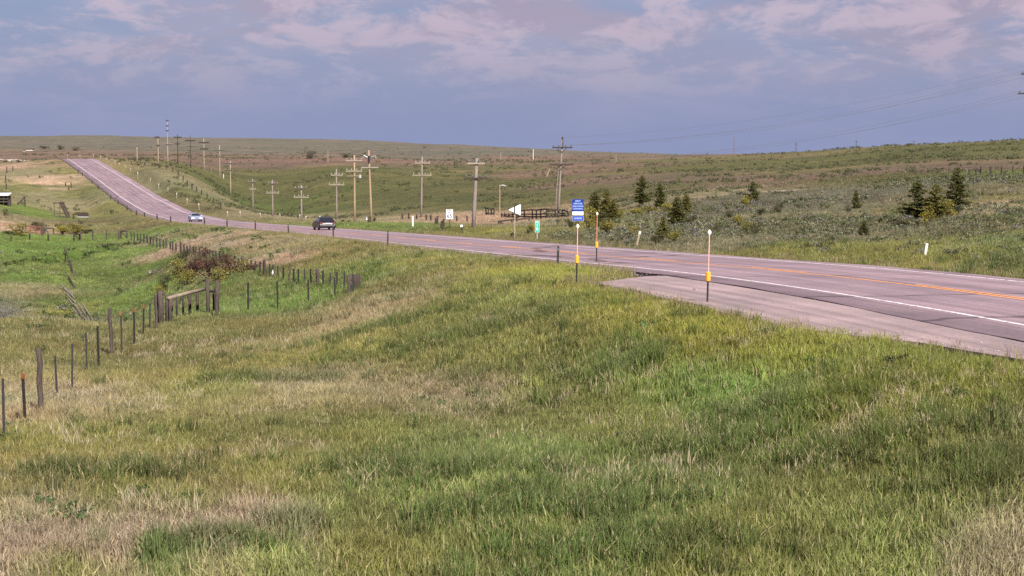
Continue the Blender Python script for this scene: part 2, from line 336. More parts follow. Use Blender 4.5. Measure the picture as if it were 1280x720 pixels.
# ------------------------------------------------------------------ mesh helpers
class MB:
    def __init__(s): s.v = []; s.f = []
    def add(s, vs, fs):
        o = len(s.v); s.v += [tuple(p) for p in vs]; s.f += [tuple(i + o for i in q) for q in fs]; return s
    def box(s, x0, x1, y0, y1, z0, z1):
        return s.add([(x0,y0,z0),(x1,y0,z0),(x1,y1,z0),(x0,y1,z0),(x0,y0,z1),(x1,y0,z1),(x1,y1,z1),(x0,y1,z1)],
                     [(0,3,2,1),(4,5,6,7),(0,1,5,4),(1,2,6,5),(2,3,7,6),(3,0,4,7)])
    def tube(s, pts, rad, n=8, cap=True):
        pts = [Vector(p) for p in pts]; rad = rad if isinstance(rad, (list, tuple)) else [rad] * len(pts)
        rings = []
        for i, p in enumerate(pts):
            d = (pts[min(i + 1, len(pts) - 1)] - pts[max(i - 1, 0)]).normalized()
            a = d.cross(Vector((0, 0, 1)) if abs(d.z) < .9 else Vector((1, 0, 0))).normalized(); b = d.cross(a)
            rings.append([p + (a * math.cos(2 * math.pi * k / n) + b * math.sin(2 * math.pi * k / n)) * rad[i] for k in range(n)])
        vs = [q for r in rings for q in r]; fs = []
        for i in range(len(pts) - 1):
            for k in range(n): fs.append((i*n+k, i*n+(k+1) % n, (i+1)*n+(k+1) % n, (i+1)*n+k))
        if cap: fs.append(tuple(range(n - 1, -1, -1))); fs.append(tuple((len(pts)-1)*n + k for k in range(n)))
        return s.add(vs, fs)
    def bar(s, p, q, w, h):
        p, q = Vector(p), Vector(q); d = (q - p).normalized()
        a = d.cross(Vector((0, 0, 1)) if abs(d.z) < .95 else Vector((0, 1, 0))).normalized() * w / 2; b = d.cross(a).normalized() * h / 2
        vs = [e + x * a + y * b for e in (p, q) for x, y in ((-1,-1),(1,-1),(1,1),(-1,1))]
        return s.add(vs, [(0,3,2,1),(4,5,6,7),(0,1,5,4),(1,2,6,5),(2,3,7,6),(3,0,4,7)])
    def prism(s, poly, y0, y1):     # poly in x,z
        n = len(poly)
        return s.add([(x, y0, z) for x, z in poly] + [(x, y1, z) for x, z in poly],
                     [tuple(range(n)), tuple(range(2*n-1, n-1, -1))] + [(i, n+i, n+(i+1) % n, (i+1) % n) for i in range(n)])
    def build(s, name, m, parent=None, smooth=False, bevel=0.0):
        me = bpy.data.meshes.new(name); me.from_pydata(s.v, [], s.f); me.update()
        me.materials.append(m)
        o = bpy.data.objects.new(name, me); COL.objects.link(o)
        if parent: o.parent = parent
        if smooth: me.polygons.foreach_set('use_smooth', [True] * len(me.polygons))
        if bevel:
            b = o.modifiers.new('bevel', 'BEVEL'); b.width = bevel; b.segments = 2
        return o
def tag(o, label=None, cat=None, group=None, kind=None):
    if label: o['label'] = label
    if cat: o['category'] = cat
    if group: o['group'] = group
    if kind: o['kind'] = kind
    return o
def thing(name, loc, label, cat, group=None, rz=0, lean=(0, 0)):
    o = bpy.data.objects.new(name, None); COL.objects.link(o); o.location = loc; o.rotation_euler = (lean[1], lean[0], rz)
    o.empty_display_size = .2
    return tag(o, label, cat, group)
def share(name, me, parent, loc=(0,0,0), sc=(1,1,1), rot=(0,0,0)):
    o = bpy.data.objects.new(name, me); COL.objects.link(o); o.parent = parent; o.location = loc; o.scale = sc; o.rotation_euler = rot
    return o
def copy_tree(o, parent=None):
    c = o.copy(); COL.objects.link(c)
    if parent: c.parent = parent
    for ch in list(o.children): copy_tree(ch, c)
    return c
ORD = ['first','second','third','fourth','fifth','sixth','seventh','eighth','ninth','tenth','eleventh','twelfth','thirteenth','fourteenth','fifteenth','sixteenth','seventeenth','eighteenth','nineteenth','twentieth','twenty-first','twenty-second','twenty-third','twenty-fourth','twenty-fifth']
def text_mesh(parent, name, body, size, loc, m, rot=(math.pi/2, 0, 0), depth=.002):
    cu = bpy.data.curves.new(name, 'FONT'); cu.body = body; cu.size = size; cu.align_x = 'CENTER'; cu.align_y = 'CENTER'; cu.extrude = depth; cu.offset = size * .03
    t = bpy.data.objects.new(name + '_tmp', cu); COL.objects.link(t)
    dg = bpy.context.evaluated_depsgraph_get(); me = bpy.data.meshes.new_from_object(t.evaluated_get(dg))
    bpy.data.objects.remove(t); me.materials.clear(); me.materials.append(m)
    return share(name, me, parent, loc, rot=rot)

# ------------------------------------------------------------------ land cover colours (true albedo), by surveyed spot
OL=(.180,.192,.052); GR=(.125,.180,.045); BR=(.130,.215,.045); ST=(.36,.29,.18); PS=(.40,.29,.215); YG=(.225,.235,.040); SH=(.162,.150,.090); SG=(.122,.124,.092)
BN=(.150,.108,.085); HG=(.096,.099,.042); DG=(.08,.105,.034); FG=(.118,.112,.092); TN=(.290,.240,.135); BG=(.172,.165,.058)
GF=(.160,.202,.058); BF=(.165,.240,.055)
FO=(.160,.157,.062); FB=(.128,.116,.058); FY=(.165,.172,.045); FT=(.225,.20,.122)
COVER = [(20,695,PS),(60,688,PS),(130,682,PS),(180,676,PS),(240,668,PS),(330,650,PS),(290,662,PS),(60,718,OL),(190,708,GR),(330,700,GF),(110,655,BG),(20,650,TN),(230,640,OL),(20,610,BG),(60,560,OL),(150,625,OL),(250,605,BG),(350,620,OL),(200,560,OL),(20,520,TN),(90,500,TN),(150,470,BG),(260,440,BG),(60,430,BG),(130,425,BG),
 (330,600,OL),(400,640,GF),(500,620,GF),(450,690,OL),(560,560,GF),(620,640,GF),(640,700,GF),(760,650,GF),(880,600,GF),(900,690,OL),(1000,640,OL),(1100,690,OL),(1250,690,TN),(1200,620,OL),(1060,580,OL),
 (450,475,TN),(400,455,OL),(540,480,TN),(620,495,TN),(480,450,OL),(560,455,OL),(680,505,OL),(760,520,OL),(380,480,TN),(300,480,OL),(480,540,OL),(700,560,GF),(820,540,OL),(950,520,GF),(880,470,BF),(930,490,BF),(800,450,GF),(700,430,OL),(600,417,OL),(560,415,OL),(660,440,OL),(720,470,OL),(560,400,OL),(680,400,OL),
 (430,400,TN),(350,410,BG),(480,380,TN),(520,360,BG),(600,360,OL),(700,360,YG),(760,385,YG),(820,400,YG),(900,430,YG),(1000,460,YG),(1050,500,YG),(1140,520,YG),(960,440,YG),(860,410,YG),(650,345,YG),(1100,480,YG),(1200,500,YG),(1270,490,YG),(1250,560,(.14,.15,.05)),(1150,545,OL),(1000,500,GF),
 (560,330,OL),(480,310,BG),(420,310,BG),(380,330,BG),(330,310,TN),(290,305,PS),(250,300,PS),(220,296,FT),(350,325,PS),(330,295,FO),(260,288,FO),(180,284,FB),
 (400,365,BR),(340,365,BR),(430,350,GR),(300,350,GR),(230,325,DG),(270,325,DG),(220,350,BR),(160,340,BR),(120,350,GR),(150,320,GR),(80,320,BR),(30,310,BR),(60,300,BR),(20,350,BR),(80,380,GR),(50,390,YG),(150,380,BR),(4,390,(.16,.165,.17)),(14,396,(.15,.155,.16)),(-15,392,(.16,.165,.17)),(20,402,SG),(30,365,TN),(130,300,BR),(180,310,BR),
 (10,285,PS),(40,275,FT),(30,262,GR),(90,262,FT),(130,262,FO),(60,245,FT),(20,235,FO),(50,215,FT),(60,225,PS),(100,240,FO),(85,215,FO),(30,206,PS),(60,203,FB),(150,285,FO),(100,278,FB),
 (205,224,FT),(225,232,FT),(260,250,FO),(220,245,FB),(300,262,FT),(350,272,FT),(240,262,FB),(420,281,GR),(480,281,BR),(520,284,GR),(560,278,PS),(610,272,PS),(620,287,FY),(590,290,FY),(650,283,FT),(690,285,FO),
 (290,235,HG),(330,230,HG),(380,240,HG),(310,255,DG),(350,262,DG),(420,250,HG),(380,262,DG),(300,215,HG),(400,215,HG),(460,215,HG),(480,245,HG),(530,220,HG),(560,245,HG),(620,250,HG),(600,215,FB),(640,230,HG),(680,250,HG),
 (250,207,BN),(300,204,BN),(200,198,BN),(350,200,BN),(420,199,BN),(140,193,BN),(60,192,BN),(500,200,BN),(560,198,FG),(640,200,BN),(700,215,BN),(740,225,BN),(780,205,BN),(700,197,BN),(600,190,FG),(500,186,FG),(400,186,FG),(300,184,FG),(200,181,FG),(60,180,FG),(450,180,FG),(330,178,FG),
 (820,215,FB),(860,210,HG),(900,225,BN),(960,222,BN),(900,235,BN),(880,240,FT),(820,235,HG),(850,200,FB),(950,205,HG),(1020,205,HG),(1100,200,HG),(1200,190,HG),(1260,185,HG),(1080,215,BN),(1150,214,BN),(1000,215,FB),
 (900,265,SG),(850,290,SH),(950,280,SH),(960,250,SG),(1020,255,SG),(1050,240,SG),(1100,240,SG),(1060,280,SH),(1000,300,SH),(900,305,SH),(800,298,SH),(760,290,SH),(720,290,FO),(1120,290,SH),(1130,310,OL),(1040,315,OL),(960,318,OL),(1180,330,OL),(1240,335,(.122,.158,.050)),(1265,300,(.122,.158,.050)),(1270,270,(.122,.158,.050)),(1210,290,FB),(1170,280,SH),(1240,250,FO),(1270,222,(.122,.158,.050)),(1220,222,(.122,.158,.050)),(1200,240,SH),(1100,222,HG),(1230,265,ST)]
_cc = []
for u, v, c in COVER:
    p = hit(u, v); _cc.append((math.atan2(p.x, p.y) * 4, math.log(p.y) * 1.0, *c))
_cc = np.array(_cc)
def cover(X, Y):
    wx = (fbm(X / 7, Y / 7, 21, 4) - .5); wy = (fbm(X / 7, Y / 7, 27, 4) - .5)
    az = np.clip(np.arctan2(X, np.maximum(Y, .01)), -.36, .36) * 4 + wx * .15; ly = np.log(np.clip(Y, 10, 7000)) + wy * .12
    out = np.empty((len(X), 3))
    for i in range(0, len(X), 20000):
        d2 = ((az[i:i+20000, None] - _cc[None, :, 0]) * 1.0) ** 2 + ((ly[i:i+20000, None] - _cc[None, :, 1]) * 1.7) ** 2
        w = 1 / (d2 + .0022) ** 2
        out[i:i+20000] = (w @ _cc[:, 2:]) / w.sum(1)[:, None]
    return out

# ------------------------------------------------------------------ ground sheet
def grid_faces(nr, nc):
    i = np.arange(nr - 1)[:, None] * nc + np.arange(nc - 1)[None, :]
    return np.stack([i, i + 1, i + nc + 1, i + nc], -1).reshape(-1, 4)
def fast_mesh(name, V, Fq):
    me = bpy.data.meshes.new(name); me.vertices.add(len(V)); me.vertices.foreach_set('co', np.asarray(V, np.float32).ravel())
    k = Fq.shape[1]; me.loops.add(Fq.size); me.loops.foreach_set('vertex_index', Fq.astype(np.int32).ravel())
    me.polygons.add(len(Fq)); me.polygons.foreach_set('loop_start', np.arange(0, Fq.size, k, dtype=np.int32))
    me.polygons.foreach_set('use_smooth', np.ones(len(Fq), bool)); me.update(calc_edges=True)
    return me
_az = np.concatenate([np.arange(-61, -22, 3.0), np.arange(-22, -18, .4), np.arange(-18, 18, .05), np.arange(18, 22, .4), np.arange(22, 62, 3.0)])
_yy = np.concatenate([np.array([-60., -30, -12, 0, 4, 8, 11]), np.exp(np.linspace(math.log(13), math.log(600), 520)), np.exp(np.linspace(math.log(603), math.log(9500), 170))])
AZ, YY = np.meshgrid(np.radians(_az), _yy); AZ = AZ.ravel(); YY = YY.ravel()
XX = np.where(YY > 4, np.tan(AZ) * np.maximum(YY, 4), np.tan(AZ) * 30 * .5 + 0)
XX = np.tan(AZ) * np.maximum(YY, 12)
GZ = ground(XX, np.maximum(YY, 6))
GZ = np.where(YY > 7200, GZ - (YY - 7200) * .03, GZ)
me = fast_mesh('ground', np.stack([XX, YY, GZ], -1), grid_faces(len(_yy), len(_az)))
ca = me.color_attributes.new('Col', 'FLOAT_COLOR', 'POINT')
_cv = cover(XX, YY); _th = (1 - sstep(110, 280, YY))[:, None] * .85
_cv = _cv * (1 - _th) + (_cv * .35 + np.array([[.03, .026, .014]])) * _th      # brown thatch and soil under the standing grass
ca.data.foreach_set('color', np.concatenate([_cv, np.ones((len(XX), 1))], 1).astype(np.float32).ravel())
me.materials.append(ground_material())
g = bpy.data.objects.new('ground', me); COL.objects.link(g); tag(g, 'rolling prairie ground with green and straw coloured patches', kind='structure')

# ------------------------------------------------------------------ highway, lay-by, markings
def strip(name, i0, i1, offs, dz, m, skirt=0.0, label=None):
    """ribbon following the road; offs = list of arrays/values across it"""
    idx = np.arange(i0, i1); V = []; UV = []
    cols = []
    for o in offs:
        oo = o[idx] if isinstance(o, np.ndarray) else np.full(len(idx), float(o))
        cols.append(oo)
    n = len(cols)
    for k, i in enumerate(idx):
        for c in cols:
            V.append(road_pt(i, c[k], dz)); UV.append((c[k], ROAD_S[i]))
    Fq = grid_faces(len(idx), n)
    if skirt:
        base = len(V)
        for k, i in enumerate(idx):
            for c in (cols[0], cols[-1]):
                p = road_pt(i, c[k], dz - skirt); V.append(p); UV.append((c[k], ROAD_S[i]))
        extra = []
        for k in range(len(idx) - 1):
            a, b = k * n, (k + 1) * n; extra.append((base + 2*k, a, b, base + 2*k + 2))
            a, b = k * n + n - 1, (k + 1) * n + n - 1; extra.append((a, base + 2*k + 1, base + 2*k + 3, b))
        Fq = np.concatenate([Fq, np.array(extra)])
    me = fast_mesh(name, np.array(V), Fq); me.polygons.foreach_set('use_smooth', np.zeros(len(Fq), bool))
    uv = me.uv_layers.new(name='UVMap'); li = np.empty(len(me.loops), np.int32); me.loops.foreach_get('vertex_index', li)
    uv.data.foreach_set('uv', np.array(UV, np.float32)[li].ravel())
    me.materials.append(m); o = bpy.data.objects.new(name, me); COL.objects.link(o); tag(o, label, kind='structure'); return o
NR = len(ROAD_S)
ROADM = road_material('rose_grey_asphalt', (.25, .182, .206)); LAYM = road_material('worn_layby_asphalt', (.285, .216, .216), False)
WHITE = paint_material('white_road_paint', (.66, .62, .64), .16); YELLOW = paint_material('orange_yellow_road_paint', (.80, .33, .07), .12)
CRACKW = .0
jag = (vnoise(ROAD_S / 2.1, ROAD_S * 0, 31) - .5) * .5 + (vnoise(ROAD_S / 9, ROAD_S * 0, 37) - .5) * .4
strip('road', 0, NR, [-(NEAR_W + jag * .5), -.1, 2.0, LANES / 2, 5.4, LANES + .1, LANES + FAR_W + jag * .4], 0, ROADM, .4, 'two-lane rose grey asphalt highway')
i0 = int(np.argmin(np.abs(EDGE[:, 1] - 22))); i1 = int(np.argmin(np.abs(EDGE[:, 1] - 56.4)))
strip('layby', i0, i1, [-(np.maximum(PULL_W, NEAR_W + .02) + jag), -(np.maximum((PULL_W + NEAR_W) / 2, NEAR_W + .01)), -NEAR_W - .0 + .02], -.012, LAYM, .3, 'pale worn asphalt lay-by beside the near lane')
strip('edge_line', 0, NR, [-.07, .07], .005, WHITE, 0, 'white edge line of the near lane')
strip('edge_line', 0, NR, [LANES - .07, LANES + .07], .005, WHITE, 0, 'white edge line of the far lane')
j300 = int(np.argmin(np.abs(EDGE[:, 1] - 230)))
strip('centre_line', 0, j300, [LANES / 2 - .19, LANES / 2 - .07], .005, YELLOW, 0, 'orange yellow centre line')
k = 0
dash = MB(); s = 0
idx0 = [i for i in range(0, j300)]
def dash_strip():
    V = []; Fs = []
    i = 0
    while i < j300 - 4:
        on = (EDGE[i, 1] < 47) or (int(ROAD_S[i] / 1.5) % 8 < 3)
        if on:
            o = len(V)
            for q in (i, i + 1): V.append(road_pt(q, LANES / 2 + .07, .005)); V.append(road_pt(q, LANES / 2 + .19, .005))
            Fs.append((o, o + 1, o + 3, o + 2))
        i += 1
    m = MB(); m.add(V, Fs); o = m.build('centre_line', YELLOW); tag(o, 'second centre line, broken further up the road', kind='structure')
dash_strip()

# ------------------------------------------------------------------ grasses and scrub (uncountable cover)
def blades(name, n, rad, hmin, hmax, w, lean, seed, dry=.12, droop=.3, heads=0.0, mtl=None):
    r = np.random.default_rng(seed); V = []; Fs = []; C = []
    for k in range(n):
        a = r.uniform(0, 2 * math.pi); d = rad * math.sqrt(r.uniform()); x, y = d * math.cos(a), d * math.sin(a)
        h = r.uniform(hmin, hmax); b = r.uniform(0, 2 * math.pi); l = abs(r.normal(0, lean)) * h; lx, ly = math.cos(b) * l + .06 * h, math.sin(b) * l
        t = r.uniform(0, math.pi); wx, wy = math.cos(t) * w / 2, math.sin(t) * w / 2
        o = len(V); hd = r.uniform() < heads
        V += [(x-wx, y-wy, -.04), (x+wx, y+wy, -.04), (x+lx*.4-wx*.8, y+ly*.4-wy*.8, h*.55), (x+lx*.4+wx*.8, y+ly*.4+wy*.8, h*.55), (x+lx*(1+droop), y+ly*(1+droop), h)]
        Fs += [(o, o+1, o+3, o+2), (o+2, o+3, o+4)]
        br = r.uniform(.36, .64); dr = r.uniform(.45, 1) if r.uniform() < dry else r.uniform(0, .18)
        C += [(br, dr, 0, 1)] * 5
        if hd:
            o = len(V); q = 1.5
            V += [(x+lx*1.1, y+ly*1.1, h*.82), (x+lx*1.2-wx*q, y+ly*1.2-wy*q, h*.94), (x+lx*1.2+wx*q, y+ly*1.2+wy*q, h*.94), (x+lx*1.35, y+ly*1.35, h*1.12)]
            Fs += [(o, o+2, o+1), (o+1, o+2, o+3)]; C += [(.42, .8, 0, 1)] * 4
    me = bpy.data.meshes.new(name); me.from_pydata(V, [], Fs); me.update()
    ca = me.color_attributes.new('var', 'FLOAT_COLOR', 'POINT'); ca.data.foreach_set('color', np.array(C, np.float32).ravel())
    me.materials.append(mtl); return bpy.data.objects.new(name, me)
def leaf_dome(name, n, rx, rz, size, seed, mtl, dry=.1, flat=0.0):
    r = np.random.default_rng(seed); V = []; Fs = []; C = []
    cl = [(r.normal(0, .5), r.normal(0, .5), r.uniform(.25, .8), r.uniform(.75, 1.25)) for _ in range(7)]
    for k in range(n):
        c = cl[r.integers(len(cl))]
        d = r.normal(0, 1, 3); d /= np.linalg.norm(d); q = r.uniform(.5, 1.0)
        p = np.array([c[0] * rx, c[1] * rx, c[2] * rz]) + d * q * np.array([rx * .45, rx * .45, rz * .4])
        p[2] = max(p[2], .01)
        s = size * r.uniform(.6, 1.3); t = r.normal(0, 1, 3) + np.array([0, 0, .6]); t /= np.linalg.norm(t); u = np.cross(t, d); u /= (np.linalg.norm(u) + 1e-6)
        o = len(V); V += [tuple(p - u * s * .35), tuple(p + t * s * .5), tuple(p + u * s * .35), tuple(p - t * s * .4)]
        Fs.append((o, o+1, o+2, o+3)); b = r.uniform(.3, .62) * c[3]; C += [(b, r.uniform(.4, .9) if r.uniform() < dry else 0, 0, 1)] * 4
    me = bpy.data.meshes.new(name); me.from_pydata(V, [], Fs); me.update()
    ca = me.color_attributes.new('var', 'FLOAT_COLOR', 'POINT'); ca.data.foreach_set('color', np.array(C, np.float32).ravel())
    me.materials.append(mtl); return bpy.data.objects.new(name, me)
def scatter(name, label, protos, pts, rot, scl, tint, kind_i, tilt=None):
    V = np.asarray(pts, np.float32); me = bpy.data.meshes.new(name); me.vertices.add(len(V)); me.vertices.foreach_set('co', V.ravel())
    a = me.attributes.new('rotz', 'FLOAT_VECTOR', 'POINT'); rr = np.zeros((len(V), 3), np.float32); rr[:, 2] = rot
    if tilt is not None: rr[:, :2] = tilt
    a.data.foreach_set('vector', rr.ravel())
    a = me.attributes.new('scl', 'FLOAT', 'POINT'); a.data.foreach_set('value', np.asarray(scl, np.float32))
    a = me.attributes.new('which', 'INT', 'POINT'); a.data.foreach_set('value', np.asarray(kind_i, np.int32))
    a = me.attributes.new('tint', 'FLOAT_COLOR', 'POINT'); a.data.foreach_set('color', np.concatenate([tint, np.ones((len(V), 1))], 1).astype(np.float32).ravel())
    me.update()
    o = bpy.data.objects.new(name, me); COL.objects.link(o); tag(o, label, kind='stuff')
    ng = bpy.data.node_groups.new(name, 'GeometryNodeTree')
    ng.interface.new_socket('Geometry', in_out='INPUT', socket_type='NodeSocketGeometry'); ng.interface.new_socket('Geometry', in_out='OUTPUT', socket_type='NodeSocketGeometry')
    N, L = ng.nodes, ng.links; gi = N.new('NodeGroupInput'); go = N.new('NodeGroupOutput')
    gtoi = N.new('GeometryNodeGeometryToInstance')
    for p in reversed(protos):
        oi = N.new('GeometryNodeObjectInfo'); oi.inputs['Object'].default_value = p; oi.inputs['As Instance'].default_value = False
        L.new(oi.outputs['Geometry'], gtoi.inputs[0])
    ip = N.new('GeometryNodeInstanceOnPoints'); L.new(gi.outputs[0], ip.inputs['Points']); L.new(gtoi.outputs[0], ip.inputs['Instance'])
    ip.inputs['Pick Instance'].default_value = True
    def named(n, t):
        x = N.new('GeometryNodeInputNamedAttribute'); x.data_type = t; x.inputs[0].default_value = n; return x.outputs[0]
    L.new(named('which', 'INT'), ip.inputs['Instance Index']); L.new(named('scl', 'FLOAT'), ip.inputs['Scale'])
    e = N.new('FunctionNodeEulerToRotation'); L.new(named('rotz', 'FLOAT_VECTOR'), e.inputs[0]); L.new(e.outputs[0], ip.inputs['Rotation'])
    L.new(ip.outputs[0], go.inputs[0])
    md = o.modifiers.new('cover', 'NODES'); md.node_group = ng
    return o
def sample(y0, y1, dens, half=None):
    half = half or (27.0 if y1 < 120 else 22.0)
    k = math.tan(R(half)); n = int(k * (y1 ** 2 - y0 ** 2) * dens)
    Y = np.sqrt(RNG.uniform(y0 ** 2, y1 ** 2, n)); X = RNG.uniform(-k, k, n) * Y
    return X, Y
def off_road(X, Y, margin=.12):
    z, off, lo, fw, yl = ground(X, Y, True)
    ok = (off < -lo - margin) | (off > LANES + fw + margin)
    ok &= ~((off > -lo - .9) & (off < -lo) & (RNG.uniform(size=len(X)) < .0))
    return ok, z, off, lo, fw
GRM = leaf_material('grass_blade'); SGM = leaf_material('sage_leaf', (.20, .18, .15), .15, .8); STM = leaf_material('dry_stalk', (.45, .38, .27), .2, .8)
BN_SCALE = 1.0
tufts = [blades('grass_tuft', 52, .26, .09, .24, .017, .40, 11, .12, mtl=GRM), blades('grass_tuft', 50, .26, .12, .28, .016, .35, 12, .16, mtl=GRM), blades('grass_tuft', 44, .24, .10, .23, .020, .5, 13, .05, mtl=GRM)]
bands = [(13, 30, 52), (30, 48, 36), (48, 90, 20), (90, 150, 7), (150, 300, 2.2)]
PX, PY = [np.concatenate(a) for a in zip(*[sample(*b) for b in bands])]
ok, pz, off, lo, fw = off_road(PX, PY); PX, PY, pz = PX[ok], PY[ok], pz[ok]
tint = cover(PX, PY) * RNG.uniform(.75, 1.25, (len(PX), 1))
pat = .62 * fbm(PX / 2.2, PY / 2.6, 41, 4) + .38 * fbm(PX / .55, PY / .7, 43, 2); big = fbm(PX / 9, PY / 12, 45, 3)
tint *= np.clip(.02 + 1.40 * pat + .60 * big, .3, 1.9)[:, None]
hue = (fbm(PX / 5, PY / 5, 48, 3) - .5)[:, None]; tint *= 1 + hue * np.array([[.40, .02, -.1]])
tall = 1.0 + (pat - .5) * .9
scl = RNG.uniform(.55, 1.45, len(PX)) * tall * np.interp(PY, [13, 60, 110, 300], [.66, .70, .72, 1.0])
scatter('meadow_grass', 'short green meadow grass covering the near ground', tufts, np.stack([PX, PY, pz], -1), RNG.uniform(0, 6.28, len(PX)), scl, tint, RNG.integers(0, 3, len(PX)))
# dry stalks and matted straw
stalk = [blades('dry_tuft', 20, .22, .16, .40, .011, .25, 21, .8, heads=.35, mtl=STM), blades('dry_tuft', 14, .25, .2, .46, .010, .35, 22, .75, heads=.2, mtl=STM), blades('straw_mat', 40, .3, .10, .26, .012, 1.1, 23, .7, mtl=STM)]
bands = [(13, 30, 12), (30, 48, 9), (48, 90, 4.5), (90, 170, 1.2), (170, 300, .5)]
X, Y = [np.concatenate(a) for a in zip(*[sample(*b) for b in bands])]
ok, z, off, lo, fw = off_road(X, Y); X, Y, z = X[ok], Y[ok], z[ok]
cv = cover(X, Y); dryness = np.clip((cv[:, 0] - cv[:, 1]) / .06, -.4, 1.1) * .6 + np.clip((cv.sum(1) - .32) / .3, 0, 1) * .6
keep = RNG.uniform(size=len(X)) < np.clip(-.05 + dryness * .75 + (fbm(X / 4.2, Y / 2.4, 61, 4) - .53) * 4.2 + (fbm(X / .8, Y / .8, 67, 2) - .5) * 1.8, .012, 1)
X, Y, z, cv, dryness = X[keep], Y[keep], z[keep], cv[keep], dryness[keep]
tn = np.array([.48, .40, .25]) * (1 - np.clip(dryness, 0, 1)[:, None] * .5) + np.array([.50, .39, .31]) * np.clip(dryness, 0, 1)[:, None] * .5
tn = tn * RNG.uniform(.6, 1.15, (len(X), 1))
kind = np.where(RNG.uniform(size=len(X)) < np.clip(dryness, 0, .75), 2, RNG.integers(0, 2, len(X)))
scatter('dry_grass', 'pale dry grass stalks and matted straw among the green', stalk, np.stack([X, Y, z], -1), RNG.uniform(0, 6.28, len(X)), RNG.uniform(.65, 1.15, len(X)) * np.interp(Y, [13, 60, 110, 300], [.72, .75, .65, .9]), tn, kind)
# tall seed grass along the pavement edges
seed = [blades('verge_tuft', 30, .22, .25, .60, .012, .25, 31, .18, heads=.5, mtl=GRM), blades('verge_tuft', 26, .2, .2, .5, .014, .3, 32, .3, heads=.7, mtl=GRM)]
P3 = []
for i in range(NR - 1):
    y = EDGE[i, 1]
    if y < 14 or y > 330: continue
    lo_ = max(NEAR_W[i], PULL_W[i])
    n = int(26 if y < 70 else 14 if y < 160 else 7)
    for k in range(n):
        near = RNG.uniform() < .62
        o = -(lo_ - .45 * RNG.uniform() ** 2 + abs(RNG.normal(0, .8))) if near else LANES + FAR_W[i] + .1 + abs(RNG.normal(0, .7))
        t = RNG.uniform(0, 1.5); p = road_pt(i, o); P3.append((p[0] + RDIR[i][0] * t, p[1] + RDIR[i][1] * t))
P3 = np.array(P3); ok, z, *_ = off_road(P3[:, 0], P3[:, 1], -.45); P3 = P3[ok]; z = z[ok]
tn = np.where(RNG.uniform(size=(len(P3), 1)) < .35, np.array([[.22, .155, .085]]), np.array([[.185, .19, .045]])) * RNG.uniform(.7, 1.2, (len(P3), 1))
scatter('verge_grass', 'seeding grass and weeds along the pavement edge', seed, np.stack([P3[:, 0], P3[:, 1], z], -1), RNG.uniform(0, 6.28, len(P3)), RNG.uniform(.3, .85, len(P3)) * np.interp(P3[:, 1], [30, 60, 300], [.8, .9, 1.3]), tn, RNG.integers(0, 2, len(P3)))
def stone(name, seed):
    r = np.random.default_rng(seed); V = []
    for a, b, c in ((1,0,0),(0,1,0),(-1,0,0),(0,-1,0),(0,0,1),(0,0,-1),(.7,.7,.5),(-.7,.6,.55),(.6,-.7,.5),(-.6,-.7,.45)): V.append((a * r.uniform(.7, 1.2), b * r.uniform(.7, 1.2), c * r.uniform(.5, .9)))
    import bmesh
    bm = bmesh.new(); [bm.verts.new(v) for v in V]; bmesh.ops.convex_hull(bm, input=bm.verts[:]); me = bpy.data.meshes.new(name); bm.to_mesh(me); bm.free()
    ca = me.color_attributes.new('var', 'FLOAT_COLOR', 'POINT'); ca.data.foreach_set('color', np.array([(.5, 0, 0, 1)] * len(me.vertices), np.float32).ravel())
    me.materials.append(STONEM); return bpy.data.objects.new(name, me)
STONEM = leaf_material('gravel_stone', (.3, .26, .25), 0.0, .9)
GP = []
for i in range(NR - 1):
    y = EDGE[i, 1]
    if y < 20 or y > 120: continue
    wide = PULL_W[i] > NEAR_W[i] + .3
    for k in range(60 if wide else 30):
        lo_ = max(NEAR_W[i], PULL_W[i]); o = -(lo_ + RNG.normal(0, .28)) if RNG.uniform() < .9 or not wide else -RNG.uniform(NEAR_W[i], lo_)
        t = RNG.uniform(0, 1.5); q_ = road_pt(i, o); GP.append((q_[0] + RDIR[i][0] * t, q_[1] + RDIR[i][1] * t, q_[2] - (.012 if o > -lo_ - .1 else .10)))
GP = np.array(GP)
scatter('loose_gravel', 'loose gravel along the crumbling lay-by edge', [stone('gravel', 5), stone('gravel', 6)], GP, RNG.uniform(0, 6.28, len(GP)), np.exp(RNG.normal(math.log(.011), .45, len(GP))), np.array([[.30, .25, .24]]) * RNG.uniform(.5, 1.4, (len(GP), 1)), RNG.integers(0, 2, len(GP)))
# sagebrush over the slopes
sage = [leaf_dome('sage_clump', 150, .5, .5, .13, 51, SGM), leaf_dome('sage_clump', 150, .6, .42, .14, 52, SGM), leaf_dome('sage_clump', 120, .4, .55, .12, 53, SGM)]
def scrub(y0, y1, d, x0=-.40, x1=.40):
    n = int((x1 - x0) / 2 * (y1 ** 2 - y0 ** 2) * d); Y = np.sqrt(RNG.uniform(y0 ** 2, y1 ** 2, n)); X = RNG.uniform(x0, x1, n) * Y; return X, Y
parts = [scrub(56, 120, .9, .02, .36), scrub(120, 260, .32, .02, .36), scrub(260, 520, .07, .08, .36), scrub(260, 520, .02, -.02, .08), scrub(520, 1000, .018, -.06, .36), scrub(330, 620, .05, -.20, .03), scrub(620, 1300, .006, -.34, .06), scrub(260, 620, .03, -.34, -.16), scrub(95, 230, .07, -.34, -.09), scrub(1000, 2200, .0006, -.34, .34)]
X, Y = [np.concatenate(a) for a in zip(*parts)]
ok, z, off, lo, fw = off_road(X, Y, 3.2); far_ok = ok & ((off > LANES) | (Y > 100)); X, Y, z = X[far_ok], Y[far_ok], z[far_ok]
cv = cover(X, Y)
sgw = 1 - np.clip(np.linalg.norm(cv - np.array(BR), axis=1) < .045, 0, 1) * .85
